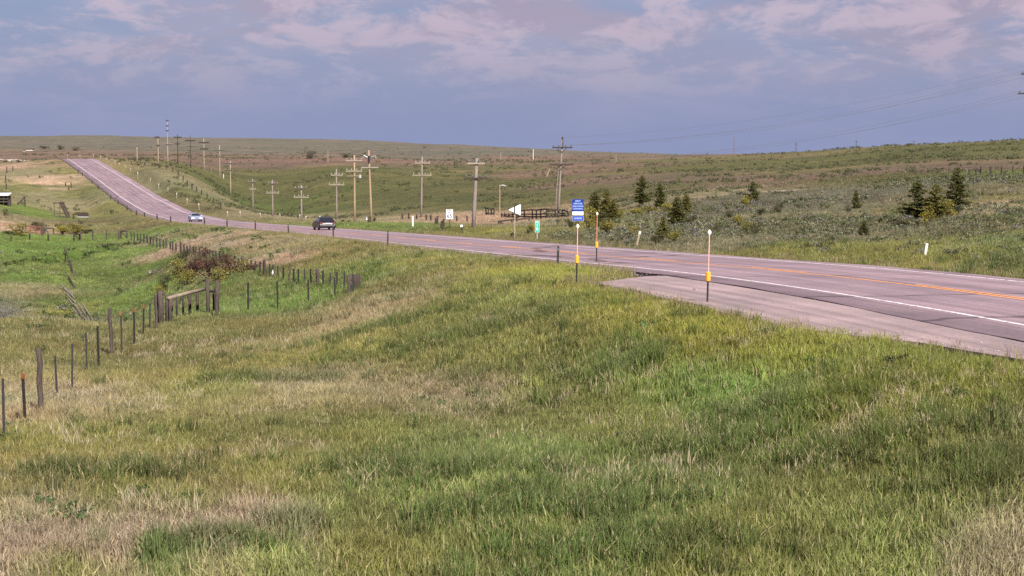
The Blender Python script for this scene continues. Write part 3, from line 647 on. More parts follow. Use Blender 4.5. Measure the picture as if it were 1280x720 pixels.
cl = fbm(X / 14, Y / 26, 71, 4)
keep = (RNG.uniform(size=len(X)) < np.clip((cl - np.where(Y > 250, .50, .45)) * 9, .03, 1)) & (RNG.uniform(size=len(X)) < sgw)
X, Y, z, cv = X[keep], Y[keep], z[keep], cv[keep]
r = RNG.uniform(size=(len(X), 1))
tn = np.where(r < .45, np.array([[.135, .142, .09]]), np.where(r < .70, np.array([[.085, .098, .038]]), np.where(r < .80, np.array([[.17, .155, .09]]), np.where(r < .93, np.array([[.13, .145, .075]]), np.array([[.145, .135, .13]]))))) * RNG.uniform(.7, 1.2, (len(X), 1))
tn = np.where((Y > 240)[:, None] & (tn[:, :1] > .1), np.array([[.105, .112, .055]]) * RNG.uniform(.7, 1.15, (len(X), 1)), tn)
tn = np.where(((Y > 320) & (RNG.uniform(size=len(X)) < .6))[:, None], np.array([[.08, .088, .042]]) * RNG.uniform(.8, 1.5, (len(X), 1)), tn)
lv = (X < -.09 * Y) & (Y < 235); tn = np.where(lv[:, None], np.where(RNG.uniform(size=(len(X), 1)) < .75, np.array([[.075, .11, .035]]), np.array([[.17, .16, .13]])) * RNG.uniform(.7, 1.3, (len(X), 1)), tn)
scatter('sagebrush', 'low grey-green sagebrush dotted over the slopes', sage, np.stack([X, Y, z - .03], -1), RNG.uniform(0, 6.28, len(X)), RNG.uniform(.45, 1.2, len(X)) * np.interp(Y, [56, 120, 300, 800, 2600], [.5, .85, 1.3, 2.0, 4.0]), tn, RNG.integers(0, 3, len(X)))
k_ = RNG.integers(0, len(_DT), 650); X = _DT[k_, 0] + RNG.normal(0, .9, 650); Y = _DT[k_, 1] + RNG.normal(1.2, .7, 650); z = ground(X, Y)
scatter('bank_weeds', 'dark weeds growing along the creek bank in the valley', sage, np.stack([X, Y, z], -1), RNG.uniform(0, 6.28, 650), RNG.uniform(.25, .85, 650), np.array([[.045, .06, .022]]) * RNG.uniform(.6, 1.6, (650, 1)), RNG.integers(0, 3, 650))
bunch = [blades('bunch_tuft', 60, .17, .18, .40, .014, .38, 91, .10, mtl=GRM), blades('bunch_tuft', 50, .15, .14, .34, .017, .5, 92, .2, heads=.05, mtl=GRM)]
X, Y = [np.concatenate(a) for a in zip(*[sample(13, 45, 3.0), sample(45, 110, 1.5)])]
ok, z, off, lo, fw = off_road(X, Y); X, Y, z = X[ok], Y[ok], z[ok]
keep = RNG.uniform(size=len(X)) < np.clip((fbm(X / 3.4, Y / 3.0, 95, 4) - .50) * 6, .03, .9); X, Y, z = X[keep], Y[keep], z[keep]
for u_, v_, w_, d_, n_ in ((600, 418, 2.6, .9, 230), (345, 481, 1.6, .6, 130), (1005, 513, 1.5, .8, 150), (790, 462, 1.0, .5, 70), (480, 412, 2.0, .6, 100), (1240, 600, 1.2, 1.2, 120), (270, 690, .5, .35, 60), (365, 664, .3, .3, 40), (690, 640, 1.6, 1.0, 120), (560, 600, 1.8, .8, 110), (900, 560, 1.6, 1.0, 110), (1100, 560, 1.2, .7, 90), (820, 690, 1.4, .6, 100), (120, 600, 1.0, .4, 60)):
    c_ = hit(u_, v_); xx = c_.x + RNG.normal(0, w_ * .6, n_); yy = c_.y + RNG.normal(0, d_ * .6, n_); X = np.concatenate([X, xx]); Y = np.concatenate([Y, yy]); z = np.concatenate([z, ground(xx, yy)])
tn = cover(X, Y) * np.array([[.54, .71, .58]]) * RNG.uniform(.6, 1.25, (len(X), 1))
scatter('bunch_grass', 'darker taller bunch grass standing in loose clumps in the meadow', bunch, np.stack([X, Y, z], -1), RNG.uniform(0, 6.28, len(X)), RNG.uniform(.65, 1.25, len(X)), tn, RNG.integers(0, 2, len(X)))
# broad-leaved weeds in the meadow
X, Y = [np.concatenate(a) for a in zip(*[sample(14, 40, .5), sample(40, 130, .3)])]
ok, z, off, lo, fw = off_road(X, Y); X, Y, z = X[ok], Y[ok], z[ok]
keep = fbm(X / 5, Y / 7, 81, 3) > .56; X, Y, z = X[keep], Y[keep], z[keep]
tn = np.where(RNG.uniform(size=(len(X), 1)) < .25, np.array([[.07, .075, .04]]), np.array([[.06, .105, .035]])) * RNG.uniform(.8, 1.3, (len(X), 1))
scatter('meadow_weeds', 'dark broad-leaved weeds in the meadow', sage, np.stack([X, Y, z], -1), RNG.uniform(0, 6.28, len(X)), RNG.uniform(.2, .45, len(X)), tn, RNG.integers(0, 3, len(X)))

# ================================================================== THINGS
def px(n, Y): return n * Y / F
# ---- delineators along the near shoulder
dmb = MB(); dmb.add([(-.05,-.012,-.1),(.05,-.012,-.1),(.05,.012,-.1),(-.05,.012,-.1),(-.05,-.012,.93),(.05,-.012,.93),(.05,.012,.93),(-.05,.012,.93),(-.03,-.012,1.0),(.03,-.012,1.0),(.03,.012,1.0),(-.03,.012,1.0)],
    [(0,3,2,1),(0,1,5,4),(1,2,6,5),(2,3,7,6),(3,0,4,7),(4,5,9,8),(5,6,10,9),(6,7,11,10),(7,4,8,11),(8,9,10,11)])
d0 = dmb.build('post', M['tpost'], bevel=.004); dpost = d0.data; bpy.data.objects.remove(d0)
rmb = MB().box(-.04, .04, -.020, -.0135, .80, .90); d0 = rmb.build('reflector', M['insulator']); drefl = d0.data; bpy.data.objects.remove(d0)
NEARPOSTS = [(99,220,215),(104,225,221),(116,235,230),(124,241.5,237),(139,256,251),(148,263,258),(159,271,264.5),(171,271.5,264.5),(181,272.5,264.5),(196,275,266),(214,276.5,267),(255.5,280.5,268.5),(284,284.5,272.7),(319.5,289.5,275.3),(359.7,293,279.3),(417,302,280.5),(483,305,283.7),(691,331,303.5)]
for k, (u, vb, vt) in enumerate(NEARPOSTS):
    # they stand just off the pavement: walk the verge line to the bearing
    best = None
    for i in range(0, NR):
        q = road_pt(i, -NEAR_W[i] - .55)
        if q[1] < 40: continue
        e = abs(640 + F * q[0] / q[1] - u)
        if best is None or e < best[0]: best = (e, q)
    q = best[1]; h = max(px(vb - vt, q[1]), .85) if q[1] < 300 else 1.05
    left = k
    if k == 17: lab = 'slim dark marker post between the lay-by and the dark car, nearest of the dark markers'
    elif k == 16: lab = 'dark marker post standing right of the dark car at the road edge'
    elif k == 15: lab = 'dark marker post touching the right side of the dark car in view'
    elif k == 11: lab = 'dark marker post just right of the silver car on the grass edge'
    elif k > 11: lab = 'dark marker post on the near verge between the cars, %s from the silver car' % ORD[k - 11]
    else: lab = 'small dark marker post beside the uphill road, %s below the crest' % ORD[k]
    t = thing('delineator', (q[0], q[1], gz(q[0], q[1])), lab, 'delineator', 'dark delineators along the near verge', lean=(R(random.uniform(-2, 2)), 0))
    fx = .85 * min(max(1, q[1] / 110), 2.6); share('post', dpost, t, sc=(fx, fx, h)); share('reflector', drefl, t, sc=(fx, fx, h))
# ---- snow poles
def snow_pole(u, vb, vt, band, rod, label, lean):
    p = hit(u, vb); h = px(vb - vt, p.y); t = thing('snow_pole', p, label, 'snow pole', 'snow poles beside the lay-by', lean=(R(lean), 0))
    hb = px(vb - band, p.y)
    MB().tube([(0, 0, -.3), (0, 0, hb - .1)], .024, 8).build('post', M['tpost'], t)
    MB().tube([(0, 0, hb - .1), (0, 0, h - .05)], [.016, .014], 8).build('rod', rod, t)
    MB().tube([(0, 0, hb - .12), (0, 0, hb - .10), (0, 0, hb + .10), (0, 0, hb + .12)], [.045, .062, .062, .045], 10).build('sleeve', M['orange'], t)
    s = MB()
    for q in range(5): s.tube([(0, 0, h - .07 + .028 * q), (0, 0, h - .07 + .028 * (q + 1))], [.052 * math.sin(math.pi * (q * .2) * .96 + .1), .052 * math.sin(math.pi * ((q + 1) * .2) * .96 + .1)], 10)
    s.build('reflector', M['white_ref'], t, smooth=True)
snow_pole(720.5, 360, 282.5, 324, M['pink_rod'], 'pinkish snow pole with orange sleeve directly below the blue sign', 1.0)
snow_pole(745.5, 331, 267, 306, M['orange_red'], 'orange snow pole with white knob at the far end of the lay-by', .6)
snow_pole(884, 383, 290, 345.5, M['pink_rod'], 'tallest snow pole standing alone at the lay-by edge', 1.2)
# ---- white markers on the far bank
wm0 = MB().box(-.05, .05, -.012, .012, -.1, .72); a = wm0.build('post', M['tan_post']); wpost = a.data; bpy.data.objects.remove(a)
a = MB().box(-.055, .055, -.018, .018, .72, 1.0).build('reflector', M['marker_white'], bevel=.006); wref = a.data; bpy.data.objects.remove(a)
FARM = [(84.5,198,193),(100,199,195),(117,197.5,192.5),(126,199.5,195.5),(133,200.5,197),(144,205,201),(149.5,207,203.5),(156.5,210,206.5),(163,214,210),(172,223.5,215),(188,227.5,223),(198.5,237,229.5),(210,240,235),(221,248.5,241),(234,255.5,248),(249,262.5,254),(284.7,270,264),(300.4,270.8,264),(325.4,272,266),(350,272,268),(375,274.5,268),(382.5,275.5,270),(400,279,270)]
for k, (u, vb, vt) in enumerate(FARM):
    p = hit(u, vb, ymin=130); h = max(px(vb - vt, p.y), .7)
    if k < 9: lab = 'tiny pale roadside marker near the hill crest, %s along from the crest' % ORD[k]
    elif k < 16: lab = 'pale marker post on the dry bank by the climbing road, %s from the crest' % ORD[k - 9]
    else: lab = 'pale marker post behind the road between the cars, %s from the silver car' % ORD[k - 16]
    t = thing('marker_post', p, lab, 'marker post', 'pale marker posts along the far verge', lean=(R(random.uniform(-3, 3)), 0))
    share('post', wpost, t, sc=(1.1, 1, h)); share('reflector', wref, t, sc=(1.1, 1, h))
def marker(u, vb, vt, lab, lean=0, split=.7, w=1.0):
    p = hit(u, vb); h = px(vb - vt, p.y); t = thing('marker_post', p, lab, 'marker post', 'pale marker posts along the far verge', lean=(R(lean), 0))
    MB().box(-.045*w, .045*w, -.012, .012, -.2, h * split).build('post', M['white'] if split < .5 or w > 1 else M['tan_post'], t)
    MB().box(-.06*w, .06*w, -.02, .02, h * split, h).build('reflector', M['marker_white'], t, bevel=.008)
marker(516, 284.5, 270, 'stout white marker post left of the speed limit sign', 0, .4, 1.5)
t_lab = 'leaning marker with dark stem and white top between speed sign and pole'
p = hit(578.5, 293); h = px(12, p.y); t = thing('marker_post', p, t_lab, 'marker post', 'pale marker posts along the far verge', lean=(R(-9), 0))
MB().box(-.05, .05, -.015, .015, -.2, h * .78).build('post', M['tpost'], t); MB().box(-.1, .1, -.03, .03, h * .78, h).build('reflector', M['white_ref'], t, bevel=.01)
marker(795.5, 308.5, 288.5, 'pale leaning marker stake on the far verge below the young pines', 13, .8)
marker(1156, 322, 304, 'short white marker post alone at the far right verge', 8, .35, .85)

# ---- road signs
def sign_post(t, h, m, w=.06): MB().box(-w/2, w/2, .012, .012 + w*.8, -.4, h).build('post', m, t, bevel=.004)
def rounded(w, h, r, n=4):
    out = []
    for cx, cy, a0 in ((w/2-r, h/2-r, 0), (-w/2+r, h/2-r, 90), (-w/2+r, -h/2+r, 180), (w/2-r, -h/2+r, 270)):
        for k in range(n + 1):
            a = R(a0 + 90 * k / n); out.append((cx + r*math.cos(a), cy + r*math.sin(a)))
    return out
def board(t, name, w, h, cz, m, y=0.0, th=.012, r=.03, cx=0.0):
    return MB().prism([(x + cx, z + cz) for x, z in rounded(w, h, min(r, h*.4))], y - th, y).build(name, m, t)
# speed limit
p = hit(562, 286.5); k_ = p.y / F
t = thing('speed_limit_sign', p, 'white rectangular speed limit sign on a dark post by the far verge', 'road sign')
sign_post(t, 24.5 * k_, M['tpost'], .07); board(t, 'sign_panel', 8.4 * k_, 12 * k_, 18.8 * k_, M['white_ref'], 0)
text_mesh(t, 'lettering', 'SPEED\nLIMIT', 2.5 * k_, (0, -.014, 22.2 * k_), M['ink_blue']); text_mesh(t, 'lettering', '65', 6.6 * k_, (0, -.014, 16.2 * k_), M['ink_blue'])
# pennant seen from behind
p = hit(643.5, 300.5); k_ = p.y / F
t = thing('pennant_sign', p, 'triangular pennant sign pointing left, seen from its pale grey back', 'road sign')
MB().box(-.03, .03, -.03, .02, -.4, 32.5 * k_).build('post', M['tan_post'], t, bevel=.004)
c = 0
MB().box(-.032, .032, -.036, -.0305, 32.5 * k_, 32.5 * k_ + .01).build('post_cap', M['tpost'], t)
MB().prism([(-7.6*k_, 38.2*k_), (-7.1*k_, 37.6*k_), (6.6*k_, 31.6*k_), (7.4*k_, 32.2*k_), (7.4*k_, 44.6*k_), (6.8*k_, 45.2*k_), (-7.1*k_, 38.8*k_)], .022, .034).build('sign_panel', M['alu'], t)
MB().box(-.036, .036, -.032, .0215, 32.52 * k_, 43.6 * k_).build('post_upper', M['tpost'], t)
# mile marker
p = hit(671.5, 301.5); k_ = p.y / F
t = thing('mile_marker', p, 'narrow green mile marker with white characters on a pale post', 'road sign')
sign_post(t, 25 * k_, M['galv'], .05); board(t, 'sign_panel', 5.4 * k_, 14.5 * k_, 18.4 * k_, M['white_ref'], 0, r=.02); board(t, 'sign_face', 4.9 * k_, 14 * k_, 18.4 * k_, M['sign_green'], -.0125, .003, r=.015)
text_mesh(t, 'lettering', 'MILE', 1.9 * k_, (0, -.018, 23.6 * k_), M['white_ref']); text_mesh(t, 'lettering', '1', 4.4 * k_, (0, -.018, 19.9 * k_), M['white_ref']); text_mesh(t, 'lettering', '8', 4.4 * k_, (0, -.018, 15.2 * k_), M['white_ref'])
# blue roadside notice
p = hit(722.3, 305.5); k_ = p.y / F
t = thing('blue_road_sign', p, 'tall blue notice sign with white lettering above the snow pole', 'road sign', rz=R(-4))
sign_post(t, 55 * k_, M['wood_pale'], .09)
zz = lambda v: (305.5 - v) * k_
board(t, 'sign_border', 14.6 * k_, 15.2 * k_, zz(256.7), M['sign_blue2'], 0); board(t, 'sign_panel', 14.0 * k_, 14.6 * k_, zz(256.7), M['sign_blue'], -.0125, .003)
for j, (s_, v) in enumerate((('NEXT', 251.4), ('SERVICES', 254.6), ('GAS FOOD', 257.9), ('LODGING', 261.0))): text_mesh(t, 'lettering', s_, 2.7 * k_, (0, -.018, zz(v)), M['pale_blue'])
board(t, 'white_panel', 13.6 * k_, 4.2 * k_, zz(266.6), M['white_ref'], 0, r=.015)
board(t, 'lower_border', 14.4 * k_, 6.6 * k_, zz(273.0), M['galv'], 0, r=.02); board(t, 'lower_panel', 13.6 * k_, 5.9 * k_, zz(273.0), M['sign_blue2'], -.0125, .003, r=.02)
text_mesh(t, 'lettering', 'AHEAD', 3.2 * k_, (0, -.018, zz(273.0)), M['pale_blue'])

# ---- utility poles
imb = MB()
for a, b, ra, rb in ((0, .05, .018, .018), (.05, .09, .05, .06), (.09, .13, .045, .05), (.13, .18, .05, .03)): imb.tube([(0, 0, a), (0, 0, b)], [ra, rb], 8)
o_ = imb.build('insulator', M['insulator'], smooth=True); ins_me = o_.data; bpy.data.objects.remove(o_)
o_ = imb.build('insulator', M['insulator_pale'], smooth=True); ins_me2 = o_.data; bpy.data.objects.remove(o_)
POLETOPS = {}
def utility_pole(key, u, vb, vt, arms, m, label, Y=None, utop=None, rtop=.11, rbase=.16, ins=True, extra=None, rz=0.0, h=None):
    p = hit(u, vb, ymin=150 if Y is None else 0) if Y is None else at_depth(u, Y)
    if h is None: h = px(vb - vt, p.y)
    lx = px(((utop or u) - u), p.y)
    t = thing('utility_pole', p, label, 'utility pole', 'utility poles')
    w = max(1.0, .35 * p.y / F / .1)      # far poles are the stouter transmission kind
    pole = MB().tube([(0, 0, -.6), (lx * .3, 0, h * .3), (lx * .7, 0, h * .7), (lx, 0, h)], [rbase * w, rbase * .95 * w, rtop * 1.1 * w, rtop * w], 10).build('pole', m, t, smooth=True)
    tops = []
    for (v, ua, ub, am, brace) in arms:
        z = px(vb - v, p.y); x0 = lx * z / h; a = px(ua - u, p.y); b = px(ub - u, p.y); dz = 0
        if isinstance(v, tuple): pass
        arm = MB().bar((a, -rtop * w - .07, z), (b, -rtop * w - .07, z), max(.12 * w, .8 * p.y / F), max(.15 * w, (1.7 if am is WD else 1.0) * p.y / F)).build('crossarm', am, t, bevel=.01)
        if brace:
            for e in (a, b):
                q = x0 + (e - x0) * .5; MB().bar((q, -rtop * w - .16, z - .06), (x0, -rtop * w - .16, z - px(5.5, p.y)), .05, .07).build('brace', am, t)
        if ins:
            n = 4
            for j in range(n):
                f = (.06, .34, .66, .94)[j]; s_ = 1.5 * w
                share('insulator', ins_me if am is M['wood_dark'] or p.y < 220 else ins_me2, t, (a + (b - a) * f, -rtop * w - .07, z + .075 * w), (s_, s_, s_))
                tops.append(p + Vector((a + (b - a) * f, -rtop * w - .07, z + .3 * w)))
        elif p.y < 1e9: tops += [p + Vector((a, -.2, z)), p + Vector((b, -.2, z))]
    if ins: share('insulator', ins_me, t, (lx, 0, h), (1.6 * w,) * 3); tops.append(p + Vector((lx, 0, h + .28 * w)))
    if extra: extra(t, p, h, w)
    POLETOPS[key] = tops; return t
WP, WW, WD, AP, WM = M['pole_grey'], M['wood_warm'], M['wood_dark'], M['arm_pale'], M['wood_mid']
def ex_A(t, p, h, w):
    k = p.y / F
    MB().bar((-10.5*k, -.3, 61*k), (-14.3*k, -.3, 51.5*k), .12, .10).build('hanging_strut', M['arm_pale'], t)
    MB().tube([(-3.6*k, .12, -.5), (-1.4*k, .12, 40*k), (1.2*k, .12, 66*k)], .07, 8).build('bracing_pole', WP, t)
    MB().tube([(5.2*k, 0, 88*k), (5.4*k, 0, 101*k)], [.13, .10], 8).build('pole_top', WD, t)
utility_pole('A', 697.5, 272.5, 175, [(184.8, 690, 715.2, WD, True), (206, 686.5, 717, WD, True)], WP, 'tallest utility pole on the skyline, two dark crossarms with braces, left of blue sign', utop=702.6, extra=ex_A)
utility_pole('B', 591.5, 285, 198, [(204.5, 584.5, 606, AP, False), (223, 581, 609.5, WD, False)], WP, 'stout grey utility pole between the speed sign and the pennant sign', utop=596.3, rbase=.2, rtop=.15)
utility_pole('C', 526.5, 272.5, 196, [(204, 519, 538, AP, False), (219, 516, 540, AP, False)], WP, 'grey utility pole with pale crossarms left of the speed limit sign', utop=528, rtop=.13)
def ex_D(t, p, h, w):
    k = p.y / F
    MB().tube([(-2.6*k, -.25, 76*k), (-2.6*k, -.25, 84*k)], .16, 10).build('transformer', M['black'], t)
    for s_ in (-1, 1): MB().tube([(s_*2*k - 2*k, -.2, 82*k), (s_*7*k - 2*k, -.2, 84.5*k), (s_*8.4*k - 2*k, -.2, 81*k)], .05, 6).build('bracket', M['galv'], t)
utility_pole('D', 464.5, 279, 188, [(209.5, 452, 473.5, AP, False)], WW, 'warm brown leaning utility pole with curved brackets and one pale crossarm', utop=461.5, extra=ex_D)
def ex_E(t, p, h, w):
    k = p.y / F
    MB().tube([(7*k, -.2, 56*k), (7*k, -.2, 60*k)], .2, 10).build('transformer', M['galv'], t); MB().bar((-9*k, -.25, 58.5*k), (8*k, -.25, 58.5*k), .07, .07).build('bracket', M['arm_pale'], t)
utility_pole('E', 443.5, 278.5, 194, [(201, 433, 453.5, AP, False), (214, 433, 453.5, AP, False)], WW, 'pale brown utility pole with two equal crossarms and a small transformer', extra=ex_E)
utility_pole('F', 421, 276, 211.5, [(219, 414, 429.5, AP, False), (231, 411.5, 431, AP, False)], WP, 'short grey utility pole rising just right of the dark car')
utility_pole('G', 377, 277, 231.5, [(236, 369, 384, WM, False), (246.5, 367.5, 386.5, AP, False)], WP, 'grey utility pole just left of the dark car with a wider pale lower crossarm')
utility_pole('H', 341, 271.5, 225.5, [(230, 336, 348, WM, False), (241.3, 333.5, 349.5, AP, False)], WP, 'grey utility pole in the green hollow, second to the left of the dark car')
utility_pole('I', 316.3, 263.5, 223.5, [(228, 311, 319.5, WM, False), (236.5, 312.5, 320, AP, False)], WP, 'grey utility pole in the green hollow with short crossarms, third left of the dark car')
utility_pole('J', 288.5, 246, 201.5, [(204.5, 281.5, 296, WM, False), (213, 281, 296, WM, False)], M['tan_post'], 'tan utility pole at the left edge of the green hollow')
utility_pole('K', 275, 225.5, 182, [(188, 267.5, 281.5, WM, False), (196, 269, 280, WM, False)], M['tan_post'], 'thin dark utility pole with twin crossarms, first right of the pale-footed pole')
utility_pole('L', 255.3, 215, 173.5, [(178.5, 249, 262, WD, False), (186.3, 250.5, 261, WD, False)], M['tan_post'], 'utility pole with pale foot and dark twin crossarms crossing the far ridge')
utility_pole('M', 238.5, 209.5, 170, [(176, 232, 245, WD, False), (183.3, 234, 244, WM, False)], WM, 'dim utility pole with dark upper crossarm, second right of the tall mast')
utility_pole('N', 222.5, 206, 168.5, [(172, 218, 227.5, WD, False), (180, 219.5, 225.5, WD, False)], WD, 'dark utility pole standing on the skyline next to the tall mast')
def ex_O(t, p, h, w):
    k = p.y / F
    for z in (58.5, 52, 46): MB().bar((-1.8*k, -.25, z*k), (2*k, -.25, z*k), .2, .25).build('antenna', M['wood_dark'], t)
utility_pole('O', 210, 209.5, 150, [(181, 207, 215.5, WM, False)], M['tan_post'], 'tallest thin mast on the left skyline with small antennas at its top', extra=ex_O, rtop=.08)
utility_pole('P', 198, 206, 171, [(171.8, 194, 200, WD, False), (182, 196, 200, WD, False)], M['tan_post'], 'pale utility pole with dark top just left of the tall mast')
utility_pole('Q', 171.5, 202.5, 182, [(182.5, 170, 173.5, WM, False)], M['tan_post'], 'short pale pole nearest the crest of the road')
utility_pole('S', 1287.5, 240, 96, [(106, 1271.5, 1306, WD, False), (130, 1268, 1309, WD, False)], WD, 'dark utility pole at the right picture edge, only its crossarm ends showing', Y=190)
# overhead lines between the two near poles of the big line
def cable(a, b, sag, label, grp):
    pts = [a.lerp(b, i / 24) - Vector((0, 0, sag * 4 * (i / 24) * (1 - i / 24))) for i in range(25)]
    o = MB().tube(pts, .011, 5).build('power_line', M['cable']); tag(o, label, 'power line', grp)
A_, S_ = POLETOPS['A'], POLETOPS['S']
nm = ['topmost', 'second', 'third', 'fourth', 'fifth', 'sixth', 'lowest']
pairs = [(8, 8), (0, 0), (1, 1), (3, 3), (4, 4), (5, 5), (7, 7)]
for j, (i, k) in enumerate(pairs): cable(A_[i], S_[k], 1.5 + .25 * (j % 3), 'thin power line sagging to the tall dark-armed pole, %s of the seven' % nm[j], 'power lines on the right')
# ---- yard light
p = hit(624.7, 271, ymin=180); k_ = p.y / F
t = thing('yard_light', p, 'slim brown yard light with a short arm above the corral', 'yard light')
MB().tube([(0, 0, -.4), (0, 0, 40 * k_)], [.09, .07], 8).build('pole', M['wood_warm'], t)
MB().tube([(0, 0, 38.5 * k_), (3 * k_, 0, 39.6 * k_), (6 * k_, 0, 39.2 * k_)], .05, 6).build('arm', M['galv'], t); MB().prism([(4.6*k_, 38.3*k_), (8*k_, 38.1*k_), (7.6*k_, 39.3*k_), (5*k_, 39.5*k_)], -.16, .16).build('lamp_head', M['insulator_pale'], t, bevel=.02)
# ---- lone posts and masts far off
LONE = [(410,203,187.5,'tan_post','pale thin post on the far flats between two round far trees'),(626,201,190,'insulator_pale','short white post on the far hill above the yard light'),(666.5,199,186.5,'white','white thin post on the hill skyline left of the tallest pole'),(770,204,193.5,'insulator_pale','faint pale post on the ridge right of the tallest pole'),(918.5,193,172,'rust','thin reddish mast on the right skyline'),(997,189,177.5,'wood_dark','small dark pole with a tiny arm on the right skyline, left of another'),(1072.5,188,178.5,'wood_dark','small dark pole on the right skyline, second from the reddish mast'),(1145,184,178.5,'wood_mid','tiny pole on the right skyline, nearest the right edge'),(395,188,186,'wood_dark','tiny dark stub beside the round far tree'),(264,216,209.5,'arm_pale','short pale wooden stub between two poles on the left slope'),(279.5,223,217.5,'white','short white stub right of the poles on the left slope')]
for u, vb, vt, m, lab in LONE:
    p = hit(u, vb, ymin=300) if u not in (918.5, 997, 1072.5, 1145) else None
    if p is None:
        # on the skyline: far side of the crest
        ys = np.exp(np.linspace(math.log(300), math.log(2500), 300)); x_ = (u - 640) / F; e = (ground(x_ * ys, ys) - CZ) / ys; j = int(np.argmax(e)); p = Vector((x_ * ys[j], ys[j] + 8, 0)); p.z = gz(p.x, p.y)
    k_ = p.y / F; h = px(vb - vt, p.y)
    t = thing('lone_post', p, lab, 'post')
    MB().tube([(0, 0, -1), (0, 0, h)], [.33 * k_, .26 * k_], 8).build('pole', M[m], t)
    if u in (997, 1072.5, 1145): MB().bar((-2.2 * k_, 0, h * .86), (2.2 * k_, 0, h * .86), .5 * k_, .4 * k_).build('crossarm', M[m], t)

# ---- fences
tp0 = MB()
tp0.box(-.022, .022, -.006, .006, -.25, 1.0).box(-.006, .006, .006, .05, -.25, 1.0)
o_ = tp0.build('post', M['tpost']); tp_me = o_.data; bpy.data.objects.remove(o_)
o_ = MB().box(-.0235, .0235, -.0075, .0515, .90, 1.003).build('post_tip', M['tpost_tip']); tip_me = o_.data; bpy.data.objects.remove(o_)
def wood_me(seed, r=.08, m=None):
    rr = random.Random(seed); mb = MB(); n = 5
    mb.tube([(rr.uniform(-.02, .02) * (k > 0), rr.uniform(-.02, .02), -.2 + 1.2 * k / n) for k in range(n)] + [(0, 0, .985), (.0, 0, 1.0)], [r * 1.05] * 2 + [r] * (n - 2) + [r * .95, r * .7], 9)
    o = mb.build('post', m or M['wood_pale'], smooth=True); me = o.data; bpy.data.objects.remove(o); return me
wp_me = wood_me(1, .055); wq_me = wood_me(2, .085, M['wood_mid']); wd_me = wood_me(3, .09, M['wood_dark'])
def fence(label, posts, group, wires=3, wh=1.0, tips=False, wr=.003):
    """posts: (u, vbase, vtop, kind)"""
    P = []
    for q in posts:
        u, vb, vt, kd = q[:4]
        p = hit(u, vb, lift=.12); P.append((p, px(vb - vt, p.y) + .12, kd))
    root = thing('wire_fence', P[0][0], label, 'fence', group)
    for p, h, kd in P:
        l = p - P[0][0]; an = random.uniform(-.03, .03); fx = min(max(1, p.y / 48), 3.2)
        if kd == 't':
            o = share('post', tp_me, root, l, (fx, fx, h), (random.uniform(-.03, .03), an, random.uniform(-.5, .5)))
            if tips and random.random() < .5: o2 = share('post_tip', tip_me, o)
        else: share('post', {'w': wp_me, 'm': wq_me, 'd': wd_me}[kd], root, l, (min(max(1, p.y / 180), 1.6),) * 2 + (h,), (random.uniform(-.03, .03), an, random.uniform(0, 6)))
    if wires:
        mb = MB()
        for f in [.28, .5, .72, .93][-wires:]:
            for (p, h, _), (q, g_, _) in zip(P[:-1], P[1:]):
                a = p - P[0][0] + Vector((0, -.05, h * f)); b = q - P[0][0] + Vector((0, -.05, g_ * f))
                mb.tube([a, a.lerp(b, .5) - Vector((0, 0, .02)), b], wr, 4, False)
        mb.build('wire', M['wire'], root)
    return root
fence('near barbed wire fence of black steel posts and two weathered wooden posts',
      [(-34,590,500,'t'),(5,548,472,'t'),(31,523,466,'t'),(51.5,511,434,'w'),(71.5,494,444,'t'),(90,485,429,'t'),(108.5,464,415,'t'),(123,458,407,'t'),(140,441,384,'w'),(152.5,437,389,'t'),(167.5,429,385,'t'),(179,417,381,'t'),(187,412,379,'t'),(196,411,368,'w')], 'wire fences', 4, tips=True)
fence('short run of dark steel posts between the wooden brace and the corner brace',
      [(271,393,360,'w'),(310,389,353,'t'),(347,384,351,'t'),(385.5,377,350,'t'),(419,369,347,'t'),(436,368,344,'w')], 'wire fences', 4)
rp = []
for u, vb, vt, kd in [(441,364,342,'t'),(431,360,339,'t'),(421,357,340,'t'),(413,356,341,'t'),(404,355,338,'t'),(397,353,335.5,'m'),(388.5,354,336,'t'),(381,353,336,'t'),(373,354,336,'t'),(367,354,336,'t'),(362,356,334,'w'),(354,350,334,'t'),(347.5,347,332,'t'),(342,345,331,'t'),(337,343,330,'t'),(331,341,324.5,'d'),(325,339,327,'t'),(319.5,337,326,'t'),(314,335.5,325,'t'),(309,334.5,324.5,'t'),(303.5,336,320,'m'),(298,335,323,'t'),(293,334,320,'t'),(288,333,319,'t'),(283,331,317,'t'),(279,327,315,'t'),(274.5,325,314,'t'),(270,324,313.5,'t'),(266,323,313,'t'),(262,322,312,'t'),(258,320,308.5,'m'),(253.5,320,313,'t'),(249.5,319,309,'t'),(245,317,308.5,'t'),(241.5,317,308,'t'),(238,317,306,'m'),(234,316,307,'t'),(230,315,305,'t'),(226,316,302,'d'),(220,314,304,'t'),(216,314,301,'t'),(213,312,302,'t'),(208,311,297.5,'m'),(204.5,310,300,'t'),(200,309,298,'t'),(196,308,297,'t'),(192,307,295.5,'m'),(188,305,296,'t'),(184,304,294,'t'),(180,303,293.5,'t'),(176,302,293,'t'),(172,301.5,292,'t'),(168,301,291,'t'),(164,300.5,290.5,'t')]:
    rp.append((u, vb, vt, kd))
fence('long wire fence of closely set dark posts beside the straw strip', rp, 'wire fences', 3)
fence('thin wire fence between the two small dark braces in the left meadow', [(149,299.5,289,'m'),(133,300,288,'t'),(116,299,288.5,'t'),(101,300,289,'m')], 'wire fences', 3)
fence('low wire fence of thin dark posts at the edge of the green meadow', [(92,301,292,'t'),(60,300,293,'t'),(37,299,292,'t'),(14,301,294,'t'),(-12,302,295,'t')], 'wire fences', 2)
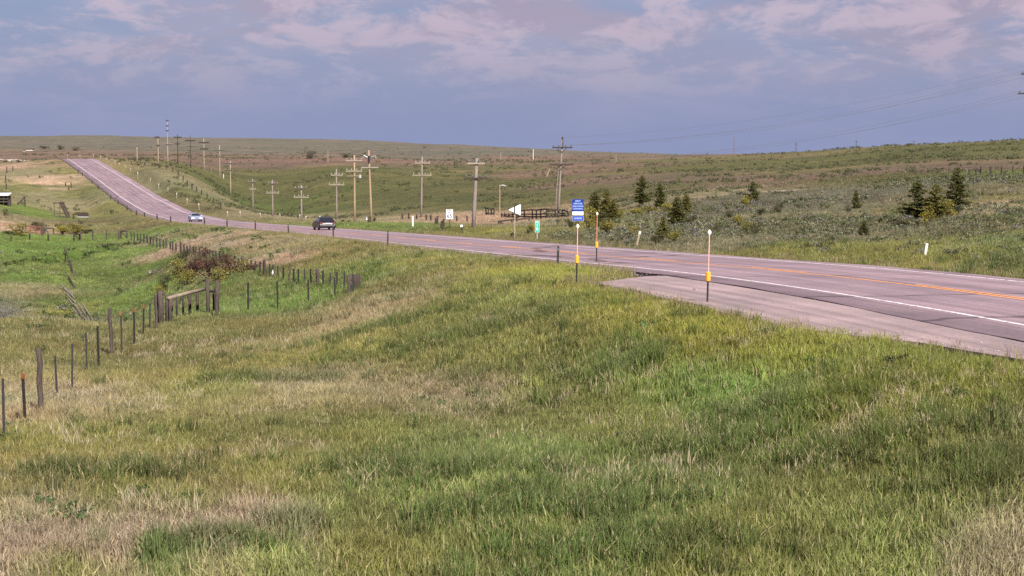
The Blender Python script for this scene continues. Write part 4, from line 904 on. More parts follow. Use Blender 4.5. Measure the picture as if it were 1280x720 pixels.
fence('row of wooden fence posts along the grassy shoulder of the right hill', [(1159,226,217,'w'),(1186,222,207.5,'w'),(1211.5,220.5,211,'d'),(1220,219,209.5,'d'),(1226,218,208,'d'),(1238,219,208.5,'d'),(1251.5,219,207.5,'d'),(1266,217.5,206,'m'),(1280,217.5,206.5,'d'),(1296,216,205,'m')], 'wire fences', 3, wr=.008)
fence('dark post fence following the top of the dry bank right of the climbing road', [(164,205.5,201,'d'),(172,206,201.5,'d'),(181,206.5,202.5,'d'),(190,207.5,203,'d'),(199,209,204.5,'d'),(208,211,206,'d'),(216,214,209,'d'),(223,219,213.5,'d'),(229,225,219.5,'d'),(234,232,226,'d'),(240,236,230,'d'),(246,239,233,'d'),(252,243,237.5,'d'),(259,248,242,'d'),(267,253,247,'d'),(276,258,252.5,'d')], 'wire fences', 2, wr=.01)
fence('fence of tiny dark posts across the far brown flats above the road crest', [(155,201,197.5,'d'),(161,200.5,197,'d'),(168,200.5,196.5,'d'),(176,200,196.5,'d'),(184,200,196.5,'d'),(192,200,196.5,'d')], 'wire fences', 2, wr=.02)
fence('line of dark posts climbing the left hill towards the dirt track', [(9,250,242,'d'),(8,236,229,'d'),(7,228,219,'d'),(8.5,216,208,'d'),(16,213,208,'d')], 'wire fences', 2, wr=.008)
fence('short dark fence beside the uphill road on the left slope', [(86,237,232,'d'),(89,234,228,'d'),(82,232,228,'d')], 'wire fences', 1, wr=.01)
fence('dark fence of uneven posts in the pale grass left of the speed sign', [(503,274,267,'d'),(511,273.5,266,'d'),(521,274,268,'d'),(533,275,268,'d'),(538.5,276,268.5,'d'),(571,277,270,'d'),(584,277,270,'d')], 'wire fences', 2, wr=.01)
# ---- wooden braces
def log(p, q, r, m, n=9): return MB().tube([p, Vector(p).lerp(Vector(q), .5) + Vector((0, 0, r * .2)), q], [r, r * .93, r * .85], n)
c0 = hit(203, 407); k_ = c0.y / F
t = thing('wooden_brace', c0, 'large weathered wooden fence brace with a cluster of posts and a bleached top rail', 'fence brace', 'wooden fence braces')
for x, z0, z1, r_, m_, dy in ((-6.2, 0, 38, .085, 'wood_pale', .25), (-2.0, 0, 44, .11, 'wood_pale', 0), (5.2, 0, 38, .095, 'wood_mid', .2), (9.5, 0, 33, .06, 'wood_pale', .05)):
    MB().tube([(x*k_, dy, -.4), (x*k_ + .01, dy, z1*k_*.6), (x*k_ + (.03 if x > 9 else 0), dy, z1*k_)], [r_, r_*.95, r_*.9], 10).build('post', M[m_], t, smooth=True)
c1 = hit(262, 394); d = c1 - c0; k1 = c1.y / F
MB().tube([(-4*k_, 0, 41*k_), (3.2*k_, 0, 40*k_)], .06, 8).build('short_rail', M['wood_mid'], t)
log((7*k_, .1, 34*k_), (d.x - 1.0*k1, d.y, d.z + 34*k1), .075, M['tan_post']).build('top_rail', mat('bleached_rail', (.20, .16, .12), .9, .3, 5), t, smooth=True)
for u, vb, vt, m_, r_ in ((221,400,369,'tpost',.04),(229,399,367,'tpost',.04),(237.5,397,366,'wood_dark',.065),(247,395,363,'wood_dark',.065),(260,395,348,'wood_mid',.08),(268,393,365,'wood_dark',.075),(271.8,394,350,'wood_mid',.085)):
    q = hit(u, vb) - c0; hh = px(vb - vt, (q + c0).y)
    MB().tube([q - Vector((0, 0, .4)), q + Vector((0, 0, hh * .5)), q + Vector((0, 0, hh))], [r_, r_ * .96, r_ * .88], 9).build('post', M[m_], t, smooth=True)
q = hit(262, 394) - c0; q2 = hit(271, 394) - c0
log(q + Vector((0, 0, 30*k1)), q2 + Vector((0, 0, 30*k1)), .06, M['wood_mid']).build('short_rail', M['wood_mid'], t)
log(hit(213, 404) - c0, hit(216, 403) - c0 + Vector((0, .1, 34*k1)), .05, M['wood_pale']).build('leaning_stake', M['wood_pale'], t)
def brace(label, posts, rail_f, m_rail, Y=None, r=.085, diag=False):
    pts = [(hit(u, vb), vb - vt, m_) for u, vb, vt, m_ in posts]; c = pts[0][0]; k = c.y / F
    t = thing('wooden_brace', c, label, 'fence brace', 'wooden fence braces'); tops = []
    for p, n, m_ in pts:
        q = p - c; h = n * p.y / F; MB().tube([q - Vector((0, 0, .3)), q + Vector((0, 0, h * .5)), q + Vector((.01, 0, h))], [r, r * .95, r * .88], 9).build('post', M[m_], t, smooth=True); tops.append(q + Vector((0, 0, h * rail_f)))
    MB().tube([tops[0], tops[-1]], .075, 8).build('rail', M[m_rail], t)
    if diag: MB().tube([tops[0], pts[-1][0] - c + Vector((0, 0, .15))], .05, 8).build('diagonal_rail', M['wood_pale'], t)
brace('wooden corner brace with pale rail at the meadow corner, right end of fences', [(436.5,368,344.5,'wood_pale'),(444,365,343,'wood_dark'),(447.5,363.5,342.5,'wood_dark'),(449.5,361,344.5,'wood_pale')], .80, 'wood_pale')
brace('small dark fence brace with white diagonal at the start of the long fence', [(151,299,288,'wood_dark'),(158.5,299,287.5,'wood_dark')], .88, 'wood_dark', diag=True)
brace('small dark fence brace alone at the left meadow edge', [(93,302,291.5,'wood_dark'),(99.5,301,292,'wood_dark')], .85, 'wood_dark', diag=True)
# ---- collapsed snow fence in the valley
def fallen(label, stakes, m):
    ps = [(hit(a, b, ymin=72), hit(c, d, ymin=72), r) for a, b, c, d, r in stakes]; c = ps[0][0]
    t = thing('collapsed_fence', c, label, 'collapsed fence', 'collapsed slat fences')
    for p, q, r in ps:
        MB().bar(p - c + Vector((0, 0, .10)), q - c + Vector((0, 0, .42)), r * .75, r * .55).build('slat', M[m], t)
    return t
M['slat'] = mat('weathered_slat', (.165, .14, .112), .9, .3, 5)
fallen('bleached collapsed slat fence lying in the green valley, nearest group', [(104,399,86,381,.14),(108,402,92,387,.12),(112,402,97,386,.12),(116,402,103,387,.12),(97,394,90,392,.12)], 'slat')
fallen('pale fallen fence boards on the green slope above the nearest group', [(91,370,76,362,.13),(93,374,80,367,.13),(94,380,82,373,.13)], 'slat')
fallen('fallen fence boards partly upright in the middle of the green valley', [(94,361,86,351,.13),(92,357,84,350,.12),(94,352,88,330,.13)], 'wood_pale')
t = fallen('dark tilted fence remnant at the top of the green valley', [(93,352,89,336,.15),(88,338,83,318,.14),(83,324,81,314,.16)], 'wood_dark')
# ---- corral behind the road
def corral(label, posts, rails, m):
    P = [(hit(u, vb, ymin=150), vb - vt) for u, vb, vt in posts]; c = P[0][0]
    t = thing('corral_fence', c, label, 'corral fence', 'dark corral fences')
    for p, n in P:
        h = n * p.y / F; MB().tube([p - c - Vector((0, 0, .3)), p - c + Vector((0, 0, h))], [.12, .10], 8).build('post', M[m], t)
    for f in rails:
        for (p, n), (q, o) in zip(P[:-1], P[1:]):
            MB().bar(p - c + Vector((0, -.14, n * p.y / F * f)), q - c + Vector((0, -.14, o * q.y / F * f)), .06, .17).build('rail', M[m], t)
corral('dark wooden corral rails behind the green mile marker, ending at the tallest pole', [(648,273,263),(655.5,273,262),(665.5,274,261.5),(670.5,274,262),(676,274,261),(683.5,274,260.5),(694,273,261.5),(703,272,262),(710,272,264)], (.25, .5, .94), 'wood_dark')
corral('dark low corral rails between the yard light and the pennant sign', [(627,272,266),(631,272,266),(636,273,266.5),(641,273,265),(646,274,266)], (.3, .62), 'wood_dark')
corral('pair of tall dark gate posts left of the yard light', [(607.5,269.5,259),(610.5,269.5,260),(614,269,260.5),(617.5,269,260)], (.3, .9), 'wood_dark')
corral('low dark rail barrier in the straw grass below the yard light', [(623.5,281.5,276),(626.5,281,275.5),(640,279.5,274),(646,278.5,274),(661.5,277,272)], (.85,), 'wood_dark')
for u, vb, vt, lab in ((545.5,282,270,'pair of dark stub posts left of the speed sign, left one'),(553,285.5,273.5,'pair of dark stub posts left of the speed sign, right one')):
    p = hit(u, vb, ymin=120); k_ = p.y / F; t = thing('stub_post', p, lab.replace('pair of dark stub posts left of the speed sign, ', 'short dark double stub post left of the speed sign, '), 'stub post', 'dark stub posts by the speed sign')
    for s_ in (-1, 1): MB().tube([(s_ * 1.2 * k_, 0, -.3), (s_ * 1.2 * k_ + .03, 0, (vb - vt) * k_ * (.9 + .1 * s_))], [.11, .09], 8).build('post', M['wood_dark'], t)
    MB().bar((-1.2 * k_, 0, 5 * k_), (1.2 * k_, 0, 5 * k_), .08, .2).build('rail', M['wood_dark'], t)
p = hit(458.5, 276.5, ymin=160); k_ = p.y / F; t = thing('utility_pedestal', p, 'small white utility pedestal at the foot of the leaning brown pole', 'pedestal')
MB().box(-.9*k_, .9*k_, -.12, .12, -.1, 4.6*k_).build('housing', M['white'], t, bevel=.03); MB().box(-1.05*k_, 1.05*k_, -.14, .14, 4.6*k_, 5.4*k_).build('cap', M['insulator_pale'], t, bevel=.02)
p = hit(341, 349) ; k_ = p.y / F; hb = MB()
for a, b, ra, rb in ((0, 1.2, .6, 1.1), (1.2, 3.2, 1.1, 1.0), (3.2, 4.6, 1.0, .35), (4.6, 5.6, .35, .55)): hb.tube([(.1*a*k_, 0, (a)*k_), (.1*b*k_, .02, (b)*k_)], [ra*k_, rb*k_], 9, True)
o = hb.build('plastic_bag', M['cloth'], smooth=True); o.location = p + Vector((0, -.1, .25)); tag(o, 'small white plastic bag caught on the long wire fence', 'plastic bag')
# ---- left-hand ranch bits
p = hit(4, 256, ymin=200); k_ = p.y / F
t = thing('livestock_shed', p, 'small open dark livestock shed with pale metal roof at left edge', 'shed', rz=R(4))
MB().box(-10*k_, 9*k_, .6, .75, .0, 11*k_).build('wall', M['shed_wall'], t)
for x in (-9.6, -3, 3, 8.6):
    for y in (-1.6, .5): MB().box(x*k_ - .07, x*k_ + .07, y - .07, y + .07, -.4, 11.3*k_).build('post', M['wood_dark'], t)
MB().add([(-11*k_, -2, 11.6*k_), (9.6*k_, -2, 11.6*k_), (9.6*k_, 1.1, 14.6*k_), (-11*k_, 1.1, 14.6*k_), (-11*k_, -2, 11.9*k_), (9.6*k_, -2, 11.9*k_), (9.6*k_, 1.1, 14.9*k_), (-11*k_, 1.1, 14.9*k_)], [(0,3,2,1),(4,5,6,7),(0,1,5,4),(1,2,6,5),(2,3,7,6),(3,0,4,7)]).build('roof', M['shed_roof'], t)
for z in (3.5, 7): MB().box(-9.6*k_, 8.6*k_, -1.72, -1.66, z*k_, z*k_ + .2).build('rail', M['wood_pale'], t)
p = hit(83, 272.5, ymin=150); k_ = p.y / F
t = thing('loading_chute', p, 'dark slanting timber of an old loading chute beside the dark sign board', 'loading chute')
MB().bar((1*k_, 0, .1), (-7.5*k_, 0, 20*k_), .25, .35).build('ramp_beam', M['wood_dark'], t); MB().bar((2.6*k_, .9, .1), (-6*k_, .9, 20*k_), .2, .3).build('ramp_beam', M['wood_dark'], t)
MB().bar((-7*k_, 0, 19*k_), (-16*k_, 0, 18.6*k_), .15, .2).build('platform', M['wood_dark'], t)
for x in (-15, -8): MB().tube([(x*k_, 0, -.3), (x*k_, 0, 18.6*k_)], .06, 7).build('post', M['wood_mid'], t)
for z in (2.5, 6): MB().bar((-13*k_, -.1, z*k_), (-1*k_, -.1, z*k_ - .1), .06, .14).build('rail', M['wood_mid'], t)
p = hit(92, 274, ymin=150); k_ = p.y / F; t = thing('stub_post', p, 'single thick dark post just left of the dark ranch board', 'stub post'); MB().tube([(0, 0, -.4), (0, 0, 7*k_)], [.2, .17], 9).build('post', M['wood_dark'], t)
p = hit(104, 273, ymin=150); k_ = p.y / F; t = thing('ranch_board', p, 'dark rectangular ranch board on posts at the foot of the left hill', 'board', rz=R(-6))
MB().box(-7*k_, 7*k_, -.06, .06, 2.2*k_, 7.2*k_).build('panel', M['wood_dark'], t, bevel=.01); MB().box(-7.2*k_, 7.2*k_, -.09, -.062, 1.2*k_, 2.4*k_).build('lower_board', M['galv'], t)
for x in (-6, 6): MB().tube([(x*k_, .12, -.4), (x*k_, .12, 7.4*k_)], .09, 8).build('post', M['wood_dark'], t)
p = hit(42, 293.5, ymin=150); k_ = p.y / F; t = thing('corral_gate', p, 'rusty red-brown corral gate panels in the shrubs at left', 'gate')
for z in (1, 3.5, 6, 8.5, 10.5): MB().tube([(-10*k_, 0, z*k_), (9*k_, 0, z*k_)], .06, 6).build('bar', M['rust'], t)
for x in (-10, -4, 3, 9): MB().tube([(x*k_, 0, -.2), (x*k_, 0, 11*k_)], .07, 6).build('upright', M['rust'], t)
MB().tube([(11.4*k_, 0, -.4), (11.4*k_, 0, 15*k_)], .18, 8).build('gate_post', M['wood_pale'], t)
p = hit(62, 293.5, ymin=150); k_ = p.y / F; t = thing('timber_hurdle', p, 'grey wooden frame standing right of the rusty corral gate', 'wooden frame')
for x in (-6, 5): MB().tube([(x*k_, 0, -.4), (x*k_, 0, 8*k_)], .12, 8).build('post', M['wood_pale'], t)
MB().bar((-6.6*k_, -.1, 8.4*k_), (5.6*k_, -.1, 7.8*k_), .2, .22).build('rail', M['wood_pale'], t); MB().bar((-6*k_, -.1, 7.8*k_), (-1*k_, -.1, .2), .1, .14).build('diagonal_rail', M['wood_mid'], t)
p = hit(22, 256, ymin=200); k_ = p.y / F; t = thing('timber_hurdle', p, 'dark slanted wooden frame on the left hill near the shed', 'wooden frame')
MB().bar((0, 0, 0), (9*k_, 0, 10*k_), .15, .2).build('beam', M['wood_dark'], t)
for x, z in ((0, 3), (9, 10)): MB().tube([(x*k_, .1, -.4), (x*k_, .1, z*k_)], .12, 7).build('post', M['wood_dark'], t)
for u, v, w_, h_, lab in ((36, 188.5, 9, 3, 'tiny pale ranch house far off on the left flats, wider one'), (30, 189.3, 3, 2.2, 'tiny pale ranch outbuilding far off beside the wider house')):
    p = hit(u, v, ymin=900); k_ = p.y / F; t = thing('ranch_house', p, lab, 'house')
    MB().box(-w_/2*k_, w_/2*k_, 0, w_*k_, -3, h_*.55*k_).build('wall', M['stone'], t)
    MB().add([(-w_*.54*k_, -.5, h_*.55*k_), (w_*.54*k_, -.5, h_*.55*k_), (w_*.54*k_, w_*k_+.5, h_*.55*k_), (-w_*.54*k_, w_*k_+.5, h_*.55*k_), (-w_*.54*k_, w_*k_/2, h_*k_), (w_*.54*k_, w_*k_/2, h_*k_)], [(0,1,5,4),(2,3,4,5),(0,4,3),(1,2,5),(0,3,2,1)]).build('roof', M['wood_mid'], t)
# ---- dirt tracks glimpsed on the slopes
def track(name, pts, w, m, label):
    P = [hit(u, v, ymin=80) for u, v in pts]; L_ = []
    for a, b in zip(P[:-1], P[1:]): L_ += [a.lerp(b, i / 10) for i in range(10)]
    L_.append(P[-1]); V = []; 
    for i, p in enumerate(L_):
        d = (L_[min(i+1, len(L_)-1)] - L_[max(i-1, 0)]); d.z = 0; d.normalize(); n = Vector((d.y, -d.x, 0))
        for s_ in (-1, -.33, .33, 1): q = p + n * w / 2 * s_; V.append((q.x, q.y, gz(q.x, q.y) + .12))
    me = fast_mesh(name, np.array(V), grid_faces(len(L_), 4)); me.materials.append(m); o = bpy.data.objects.new(name, me); COL.objects.link(o); tag(o, label, kind='structure')
DIRT = mat('pale_dirt', (.42, .34, .30), .95, .2, .8)
track('dirt_track', [(868,249),(905,244.5),(940,241.5),(965,240)], 6, mat('tan_dirt', (.27,.20,.14), .95, .3, .4), 'tan dirt track crossing the right hill')
track('dirt_track', [(962,240.2),(975,240),(988,240)], 9, DIRT, 'pale gravel patch at the end of the track')
track('dirt_track', [(-10,199),(12,199.5),(26,201.5)], 10, DIRT, 'pale dirt track on the left hill')

# ---- trees and shrubs
def var_attr(me, C):
    ca = me.color_attributes.new('var', 'FLOAT_COLOR', 'POINT'); ca.data.foreach_set('color', np.array(C, np.float32).ravel())
CROWN = {k: crown_material('crown_' + k, c) for k, c in dict(pine=(.078, .085, .028), pine_yellow=(.115, .114, .032), juniper=(.19, .175, .036), dark=(.05, .055, .025), red=(.090, .050, .042), olive=(.16, .15, .04), far=(.07, .07, .05)).items()}
def conifer_mesh(seed, h=1.0, w=.42, bare=.10, gap=.25, fine=1.0):
    r = np.random.default_rng(seed); V = []; Fs = []; C = []
    tr = MB().tube([(0, 0, -.05), (.006, 0, .35), (-.005, .004, .7), (0, 0, .98)], [.022, .017, .010, .003], 7)
    br = MB(); n_wh = int(17 * fine)
    for k in range(n_wh):
        f = k / (n_wh - 1); z = bare + (1 - bare) * (f ** .92) * .985
        prof = (1 - f) ** .8 * (.55 + .45 * min(1, (f + .12) * 4))
        nb = r.integers(4, 8)
        a0 = r.uniform(0, 6.28)
        for j in range(nb):
            if r.uniform() < gap * .5: continue
            a = a0 + j * 6.28 / nb + r.normal(0, .25); L_ = w * prof * r.uniform(.6, 1.15) + .015
            up = r.uniform(-.12, .28) * L_ + (.05 if f > .6 else 0) * L_
            dx, dy = math.cos(a), math.sin(a)
            br.tube([(0, 0, z), (dx*L_*.9, dy*L_*.9, z + up)], [.006 * (1 - f) + .002, .0015], 4, False)
            nl = int((14 + 70 * L_ / w * prof ** .3) * fine); cb = r.uniform(.7, 1.25)
            for q in range(nl):
                t = r.uniform(.12, 1.0); s = (.030 + .018 * r.uniform()) * (.75 + .5 * prof)
                p = np.array([dx*L_*t, dy*L_*t, z + up*t]) + r.normal(0, 1, 3) * np.array([.028, .028, .015]) * (1.3 - .3 * t)
                d = np.array([dx, dy, .35]) + r.normal(0, .6, 3); d /= np.linalg.norm(d); u = np.cross(d, r.normal(0, 1, 3)); u /= np.linalg.norm(u) + 1e-6
                o = len(V); V += [tuple(p - u*s*.28), tuple(p + d*s), tuple(p + u*s*.28), tuple(p - d*s*.6)]; Fs.append((o, o+1, o+2, o+3))
                b = cb * r.uniform(.6, 1.4); C += [(b * r.uniform(.9, 1.25), b, b * .9, 1)] * 4
    return tr, br, V, Fs, C
def shrub_mesh(seed, n=900, flat=.75, loose=.5):
    r = np.random.default_rng(seed); V = []; Fs = []; C = []; st = MB(); cl = []
    for k in range(11):
        a = r.uniform(0, 6.28); d = r.uniform(.05, .42); z = r.uniform(.25, .85) * (1 - d * .6); cl.append((math.cos(a)*d, math.sin(a)*d, z, r.uniform(.12, .24), r.uniform(.65, 1.3)))
        st.tube([(0, 0, -.06), (math.cos(a)*d*.5, math.sin(a)*d*.5, z*.5), (math.cos(a)*d, math.sin(a)*d, z)], [.018, .012, .005], 5, False)
    for q in range(n):
        c = cl[r.integers(len(cl))]; d = r.normal(0, 1, 3); d /= np.linalg.norm(d); p = np.array(c[:3]) + d * c[3] * r.uniform(.4, 1.1) * np.array([1.15, 1.15, .9]); p[2] = max(p[2], .0)
        s = r.uniform(.03, .055); t = r.normal(0, 1, 3) + d * loose; t /= np.linalg.norm(t); u = np.cross(t, r.normal(0, 1, 3)); u /= np.linalg.norm(u) + 1e-6
        o = len(V); V += [tuple(p - u*s*.4), tuple(p + t*s), tuple(p + u*s*.4), tuple(p - t*s*.7)]; Fs.append((o, o+1, o+2, o+3)); b = c[4] * r.uniform(.65, 1.35); C += [(b * r.uniform(.9, 1.2), b, b * .85, 1)] * 4
    return st, V, Fs, C
CON = []
for s_ in range(4):
    tr, br, V, Fs, C = conifer_mesh(100 + s_, w=(.30, .26, .33, .28)[s_], bare=(.14, .10, .06, .12)[s_], gap=(.7, .6, .35, .8)[s_])
    a = tr.build('trunk', M['wood_pale'], smooth=True); b = br.build('branch', M['wood_mid']); me = bpy.data.meshes.new('crown'); me.from_pydata(V, [], Fs); var_attr(me, C)
    CON.append((a.data, b.data, me)); bpy.data.objects.remove(a); bpy.data.objects.remove(b)
SHR = []
for s_ in range(4):
    st, V, Fs, C = shrub_mesh(200 + s_); a = st.build('stem', M['wood_dark']); me = bpy.data.meshes.new('foliage'); me.from_pydata(V, [], Fs); var_attr(me, C); SHR.append((a.data, me)); bpy.data.objects.remove(a)
_cm = {}
def coloured(me, key):
    if (me.name, key) not in _cm:
        m2 = me.copy(); m2.materials.clear(); m2.materials.append(CROWN[key]); _cm[(me.name, key)] = m2
    return _cm[(me.name, key)]
def conifer(u, vb, vt, wpx, var, key, label, grp='young conifers on the right slope'):
    p = hit(u, vb, ymin=60); h = px(vb - vt, p.y); base_w = (.30, .26, .33, .28)[var] * 2; sx = 1.5 * px(wpx, p.y) / (base_w * h) * h
    t = thing('young_pine', p, label, 'conifer', grp, rz=random.uniform(0, 6.28))
    a, b, c = CON[var]
    share('trunk', a, t, sc=(h, h, h)); share('branch', b, t, sc=(sx, sx, h)); share('crown', coloured(c, key), t, sc=(sx, sx, h))
def shrub(u, vb, vt, wpx, var, key, label, name='shrub', cat='shrub', grp='shrubs', ymin=60, Y=None):
    p = hit(u, vb, ymin=ymin, lift=.15) if Y is None else at_depth(u, Y); k_ = 1.2 if name == 'thicket_bush' else 1.4; h = k_ * px(vb - vt, p.y) + .1; w = k_ * px(wpx, p.y)
    t = thing(name, p, label, cat, grp, rz=random.uniform(0, 6.28)); a, b = SHR[var]
    share('stem', a, t, sc=(w, w, h)); share('foliage', coloured(b, key), t, sc=(w, w, h))
conifer(802.5, 259, 220, 19, 0, 'pine', 'dark tall young pine at the left of the middle pine row')
conifer(825, 263, 230, 13, 1, 'pine', 'slim dark pine right of the tall pine in the middle row')
conifer(846, 283, 247, 22, 2, 'pine', 'broad low pine at the right end of the middle group, with pale stems')
conifer(857.5, 268, 243, 13, 1, 'pine_yellow', 'small pine tip rising behind the broad low pine')
conifer(829, 299, 270, 13, 3, 'pine_yellow', 'ragged yellowish pine below the middle row, nearest the road')
conifer(744, 277, 240, 18, 1, 'pine', 'dark pine just right of the blue sign')
conifer(758, 274, 237, 17, 3, 'pine_yellow', 'yellow-green pine second to the right of the blue sign')
conifer(766, 277, 250, 15, 2, 'pine_yellow', 'low bushy pine third to the right of the blue sign')
conifer(941, 255, 227, 15, 0, 'pine', 'isolated thin pine standing in the middle of the right slope')
conifer(1070, 263, 238, 9, 1, 'pine', 'narrow small pine above the round low pine on the right slope')
conifer(1080, 298, 276, 12, 2, 'pine', 'small low round pine near the far verge at right')
conifer(1146, 277, 227, 31, 0, 'pine', 'left pine of the big group of three at right')
conifer(1169, 275, 231, 27, 3, 'pine_yellow', 'yellowish middle pine of the big group of three at right')
conifer(1196, 263, 211, 25, 2, 'pine', 'dense dark right pine of the big group of three at right')
SH_ = [(735,286,262,20,0,'juniper','yellow-green shrub under the pine next to the blue sign'),(760,290,272,24,1,'olive','olive shrub below the yellowish pines right of the orange pole'),(748,283,270,18,2,'dark','dark low shrub between the blue sign and the orange pole'),(776,270,262,18,3,'olive','low olive shrub left of the middle pine row'),(793,267,259,22,1,'juniper','spreading juniper under the tall pine of the middle row'),(812,266,257,20,2,'olive','olive juniper between the two dark pines of the middle row'),(835,266,255,20,0,'juniper','bright yellow-green juniper right of the slim dark pine'),(866,280,270,16,3,'dark','dark low shrub right of the broad low pine'),(843,299,286,20,1,'olive','olive shrub beside the ragged pine near the road'),(822,304,294,16,2,'dark','small dark shrub in front of the ragged pine'),(793,294,283,12,0,'juniper','small shrub beside the leaning pale stake'),(931,257,244,12,1,'juniper','yellow-green shrub at the foot of the isolated pine'),(925,282,268,15,2,'juniper','yellowish shrub below the isolated pine, leftmost'),(933,288,277,14,3,'pine_yellow','dark yellow shrub below the isolated pine, middle'),(942,293,281,13,0,'dark','dark shrub below the isolated pine, rightmost'),(911,272,263,10,1,'dark','small dark shrub left of the isolated pine'),(950,269,260,12,2,'dark','small dark shrub right below the isolated pine'),(975,266,255,12,3,'dark','round dark shrub right of the isolated pine'),(896,288,279,9,0,'dark','little dark shrub above the tallest snow pole'),(1131,283,272,26,1,'dark','low dark juniper spreading left of the big pine group'),(1184,270,252,18,0,'juniper','yellow-green shrub between the middle and right big pines'),(1158,278,262,20,2,'juniper','yellow-green shrub between the left and middle big pines'),(1196,268,258,20,3,'dark','dark shrub under the dense right pine'),(1060,264,257,9,0,'dark','small dark shrub left of the narrow small pine'),(664,289,277,9,1,'juniper','small yellowish shrub just left of the green mile marker'),(661,290,283,6,0,'dark','small dark shrub at the foot of the yellowish shrub by the mile marker'),(640,295,290,7,2,'dark','tiny dark shrub at the foot of the pennant sign'),(712,284,276,10,3,'dark','dark shrub left below the blue sign')]
for q in SH_: shrub(*q)
shrub(461.5, 278, 271, 5, 0, 'dark', 'dark bushy clump left at the foot of the leaning brown pole', ymin=150); shrub(468, 277, 270.5, 5, 1, 'dark', 'dark bushy clump right at the foot of the leaning brown pole', ymin=150)
# gully thicket below the long fence
GUL = [(222,347,322,26,0,'olive','olive thicket bush at the upper left of the gully'),(243,346,315,30,1,'red','reddish-brown thicket bush in the gully behind the wooden brace'),(262,348,318,34,2,'red','large reddish-brown bush in the middle of the gully'),(284,343,318,34,3,'red','reddish-brown bush right of the gully middle'),(232,357,334,26,2,'olive','yellow-green bush low in the gully left of the brace posts'),(303,338,323,26,0,'olive','olive bush toward the right end of the gully'),(317,335,325,20,1,'red','small brown bush at the right end of the gully'),(275,352,334,28,0,'olive','olive bush low in the gully behind the tall brace posts'),(208,362,343,18,3,'dark','dark bush at the lower left of the gully'),(199,370,350,14,1,'olive','small olive bush directly behind the left brace posts'),(232,330,312,16,3,'dark','dark bush at the top of the gully below the long fence'),(253,338,309,22,0,'red','brown bush against the long wire fence')]
for u, vb, vt, w_, v_, key, lab in GUL: shrub(u, vb, vt, w_, v_, key, lab, 'thicket_bush', 'bush', 'thicket bushes in the gully', ymin=80)
for q in [(25,294,281,26,0,'olive','olive bush left of the rusty corral gate'),(10,293,288,12,2,'dark','dark low bush left of the olive corral bush'),(78,293,280,22,1,'juniper','yellow-green bush right of the grey wooden frame'),(93,292,281,24,3,'olive','olive bush left of the small dark brace'),(108,291,286,14,2,'dark','small dark bush beyond the small dark brace'),(46,288,279,22,3,'dark','dark bush behind the rusty corral gate'),(7,269,262,6,0,'dark','dark round bush on the straw slope under the shed')]: shrub(*q, ymin=150, grp='bushes around the corral')
def far_tree(u, vb, vt, w_, v_, lab):
    p = hit(u, vb, ymin=500); h = px(vb - vt, p.y); w = px(w_, p.y); t = thing('far_tree', p, lab, 'tree', 'far round trees'); a, b = SHR[v_]
    share('trunk', a, t, sc=(w, w, h)); share('crown', coloured(b, 'far'), t, sc=(w, w, h))
for q in [(389,198.5,187,17,0,'round dark tree far off on the brown flats, larger of two'),(433,198,189,10,1,'smaller dark tree far off right of the round one'),(55,186,181.5,16,2,'dark clump of trees far off on the left flats'),(75,187,181,14,3,'far dark trees right of the clump on the left flats'),(95,188.5,183,12,0,'far dark trees above the crest of the road'),(8,203,198,6,1,'dark small tree beside the dirt track at left'),(23,203.5,199.5,8,2,'dark bush at the end of the dirt track at left')]: far_tree(*q)

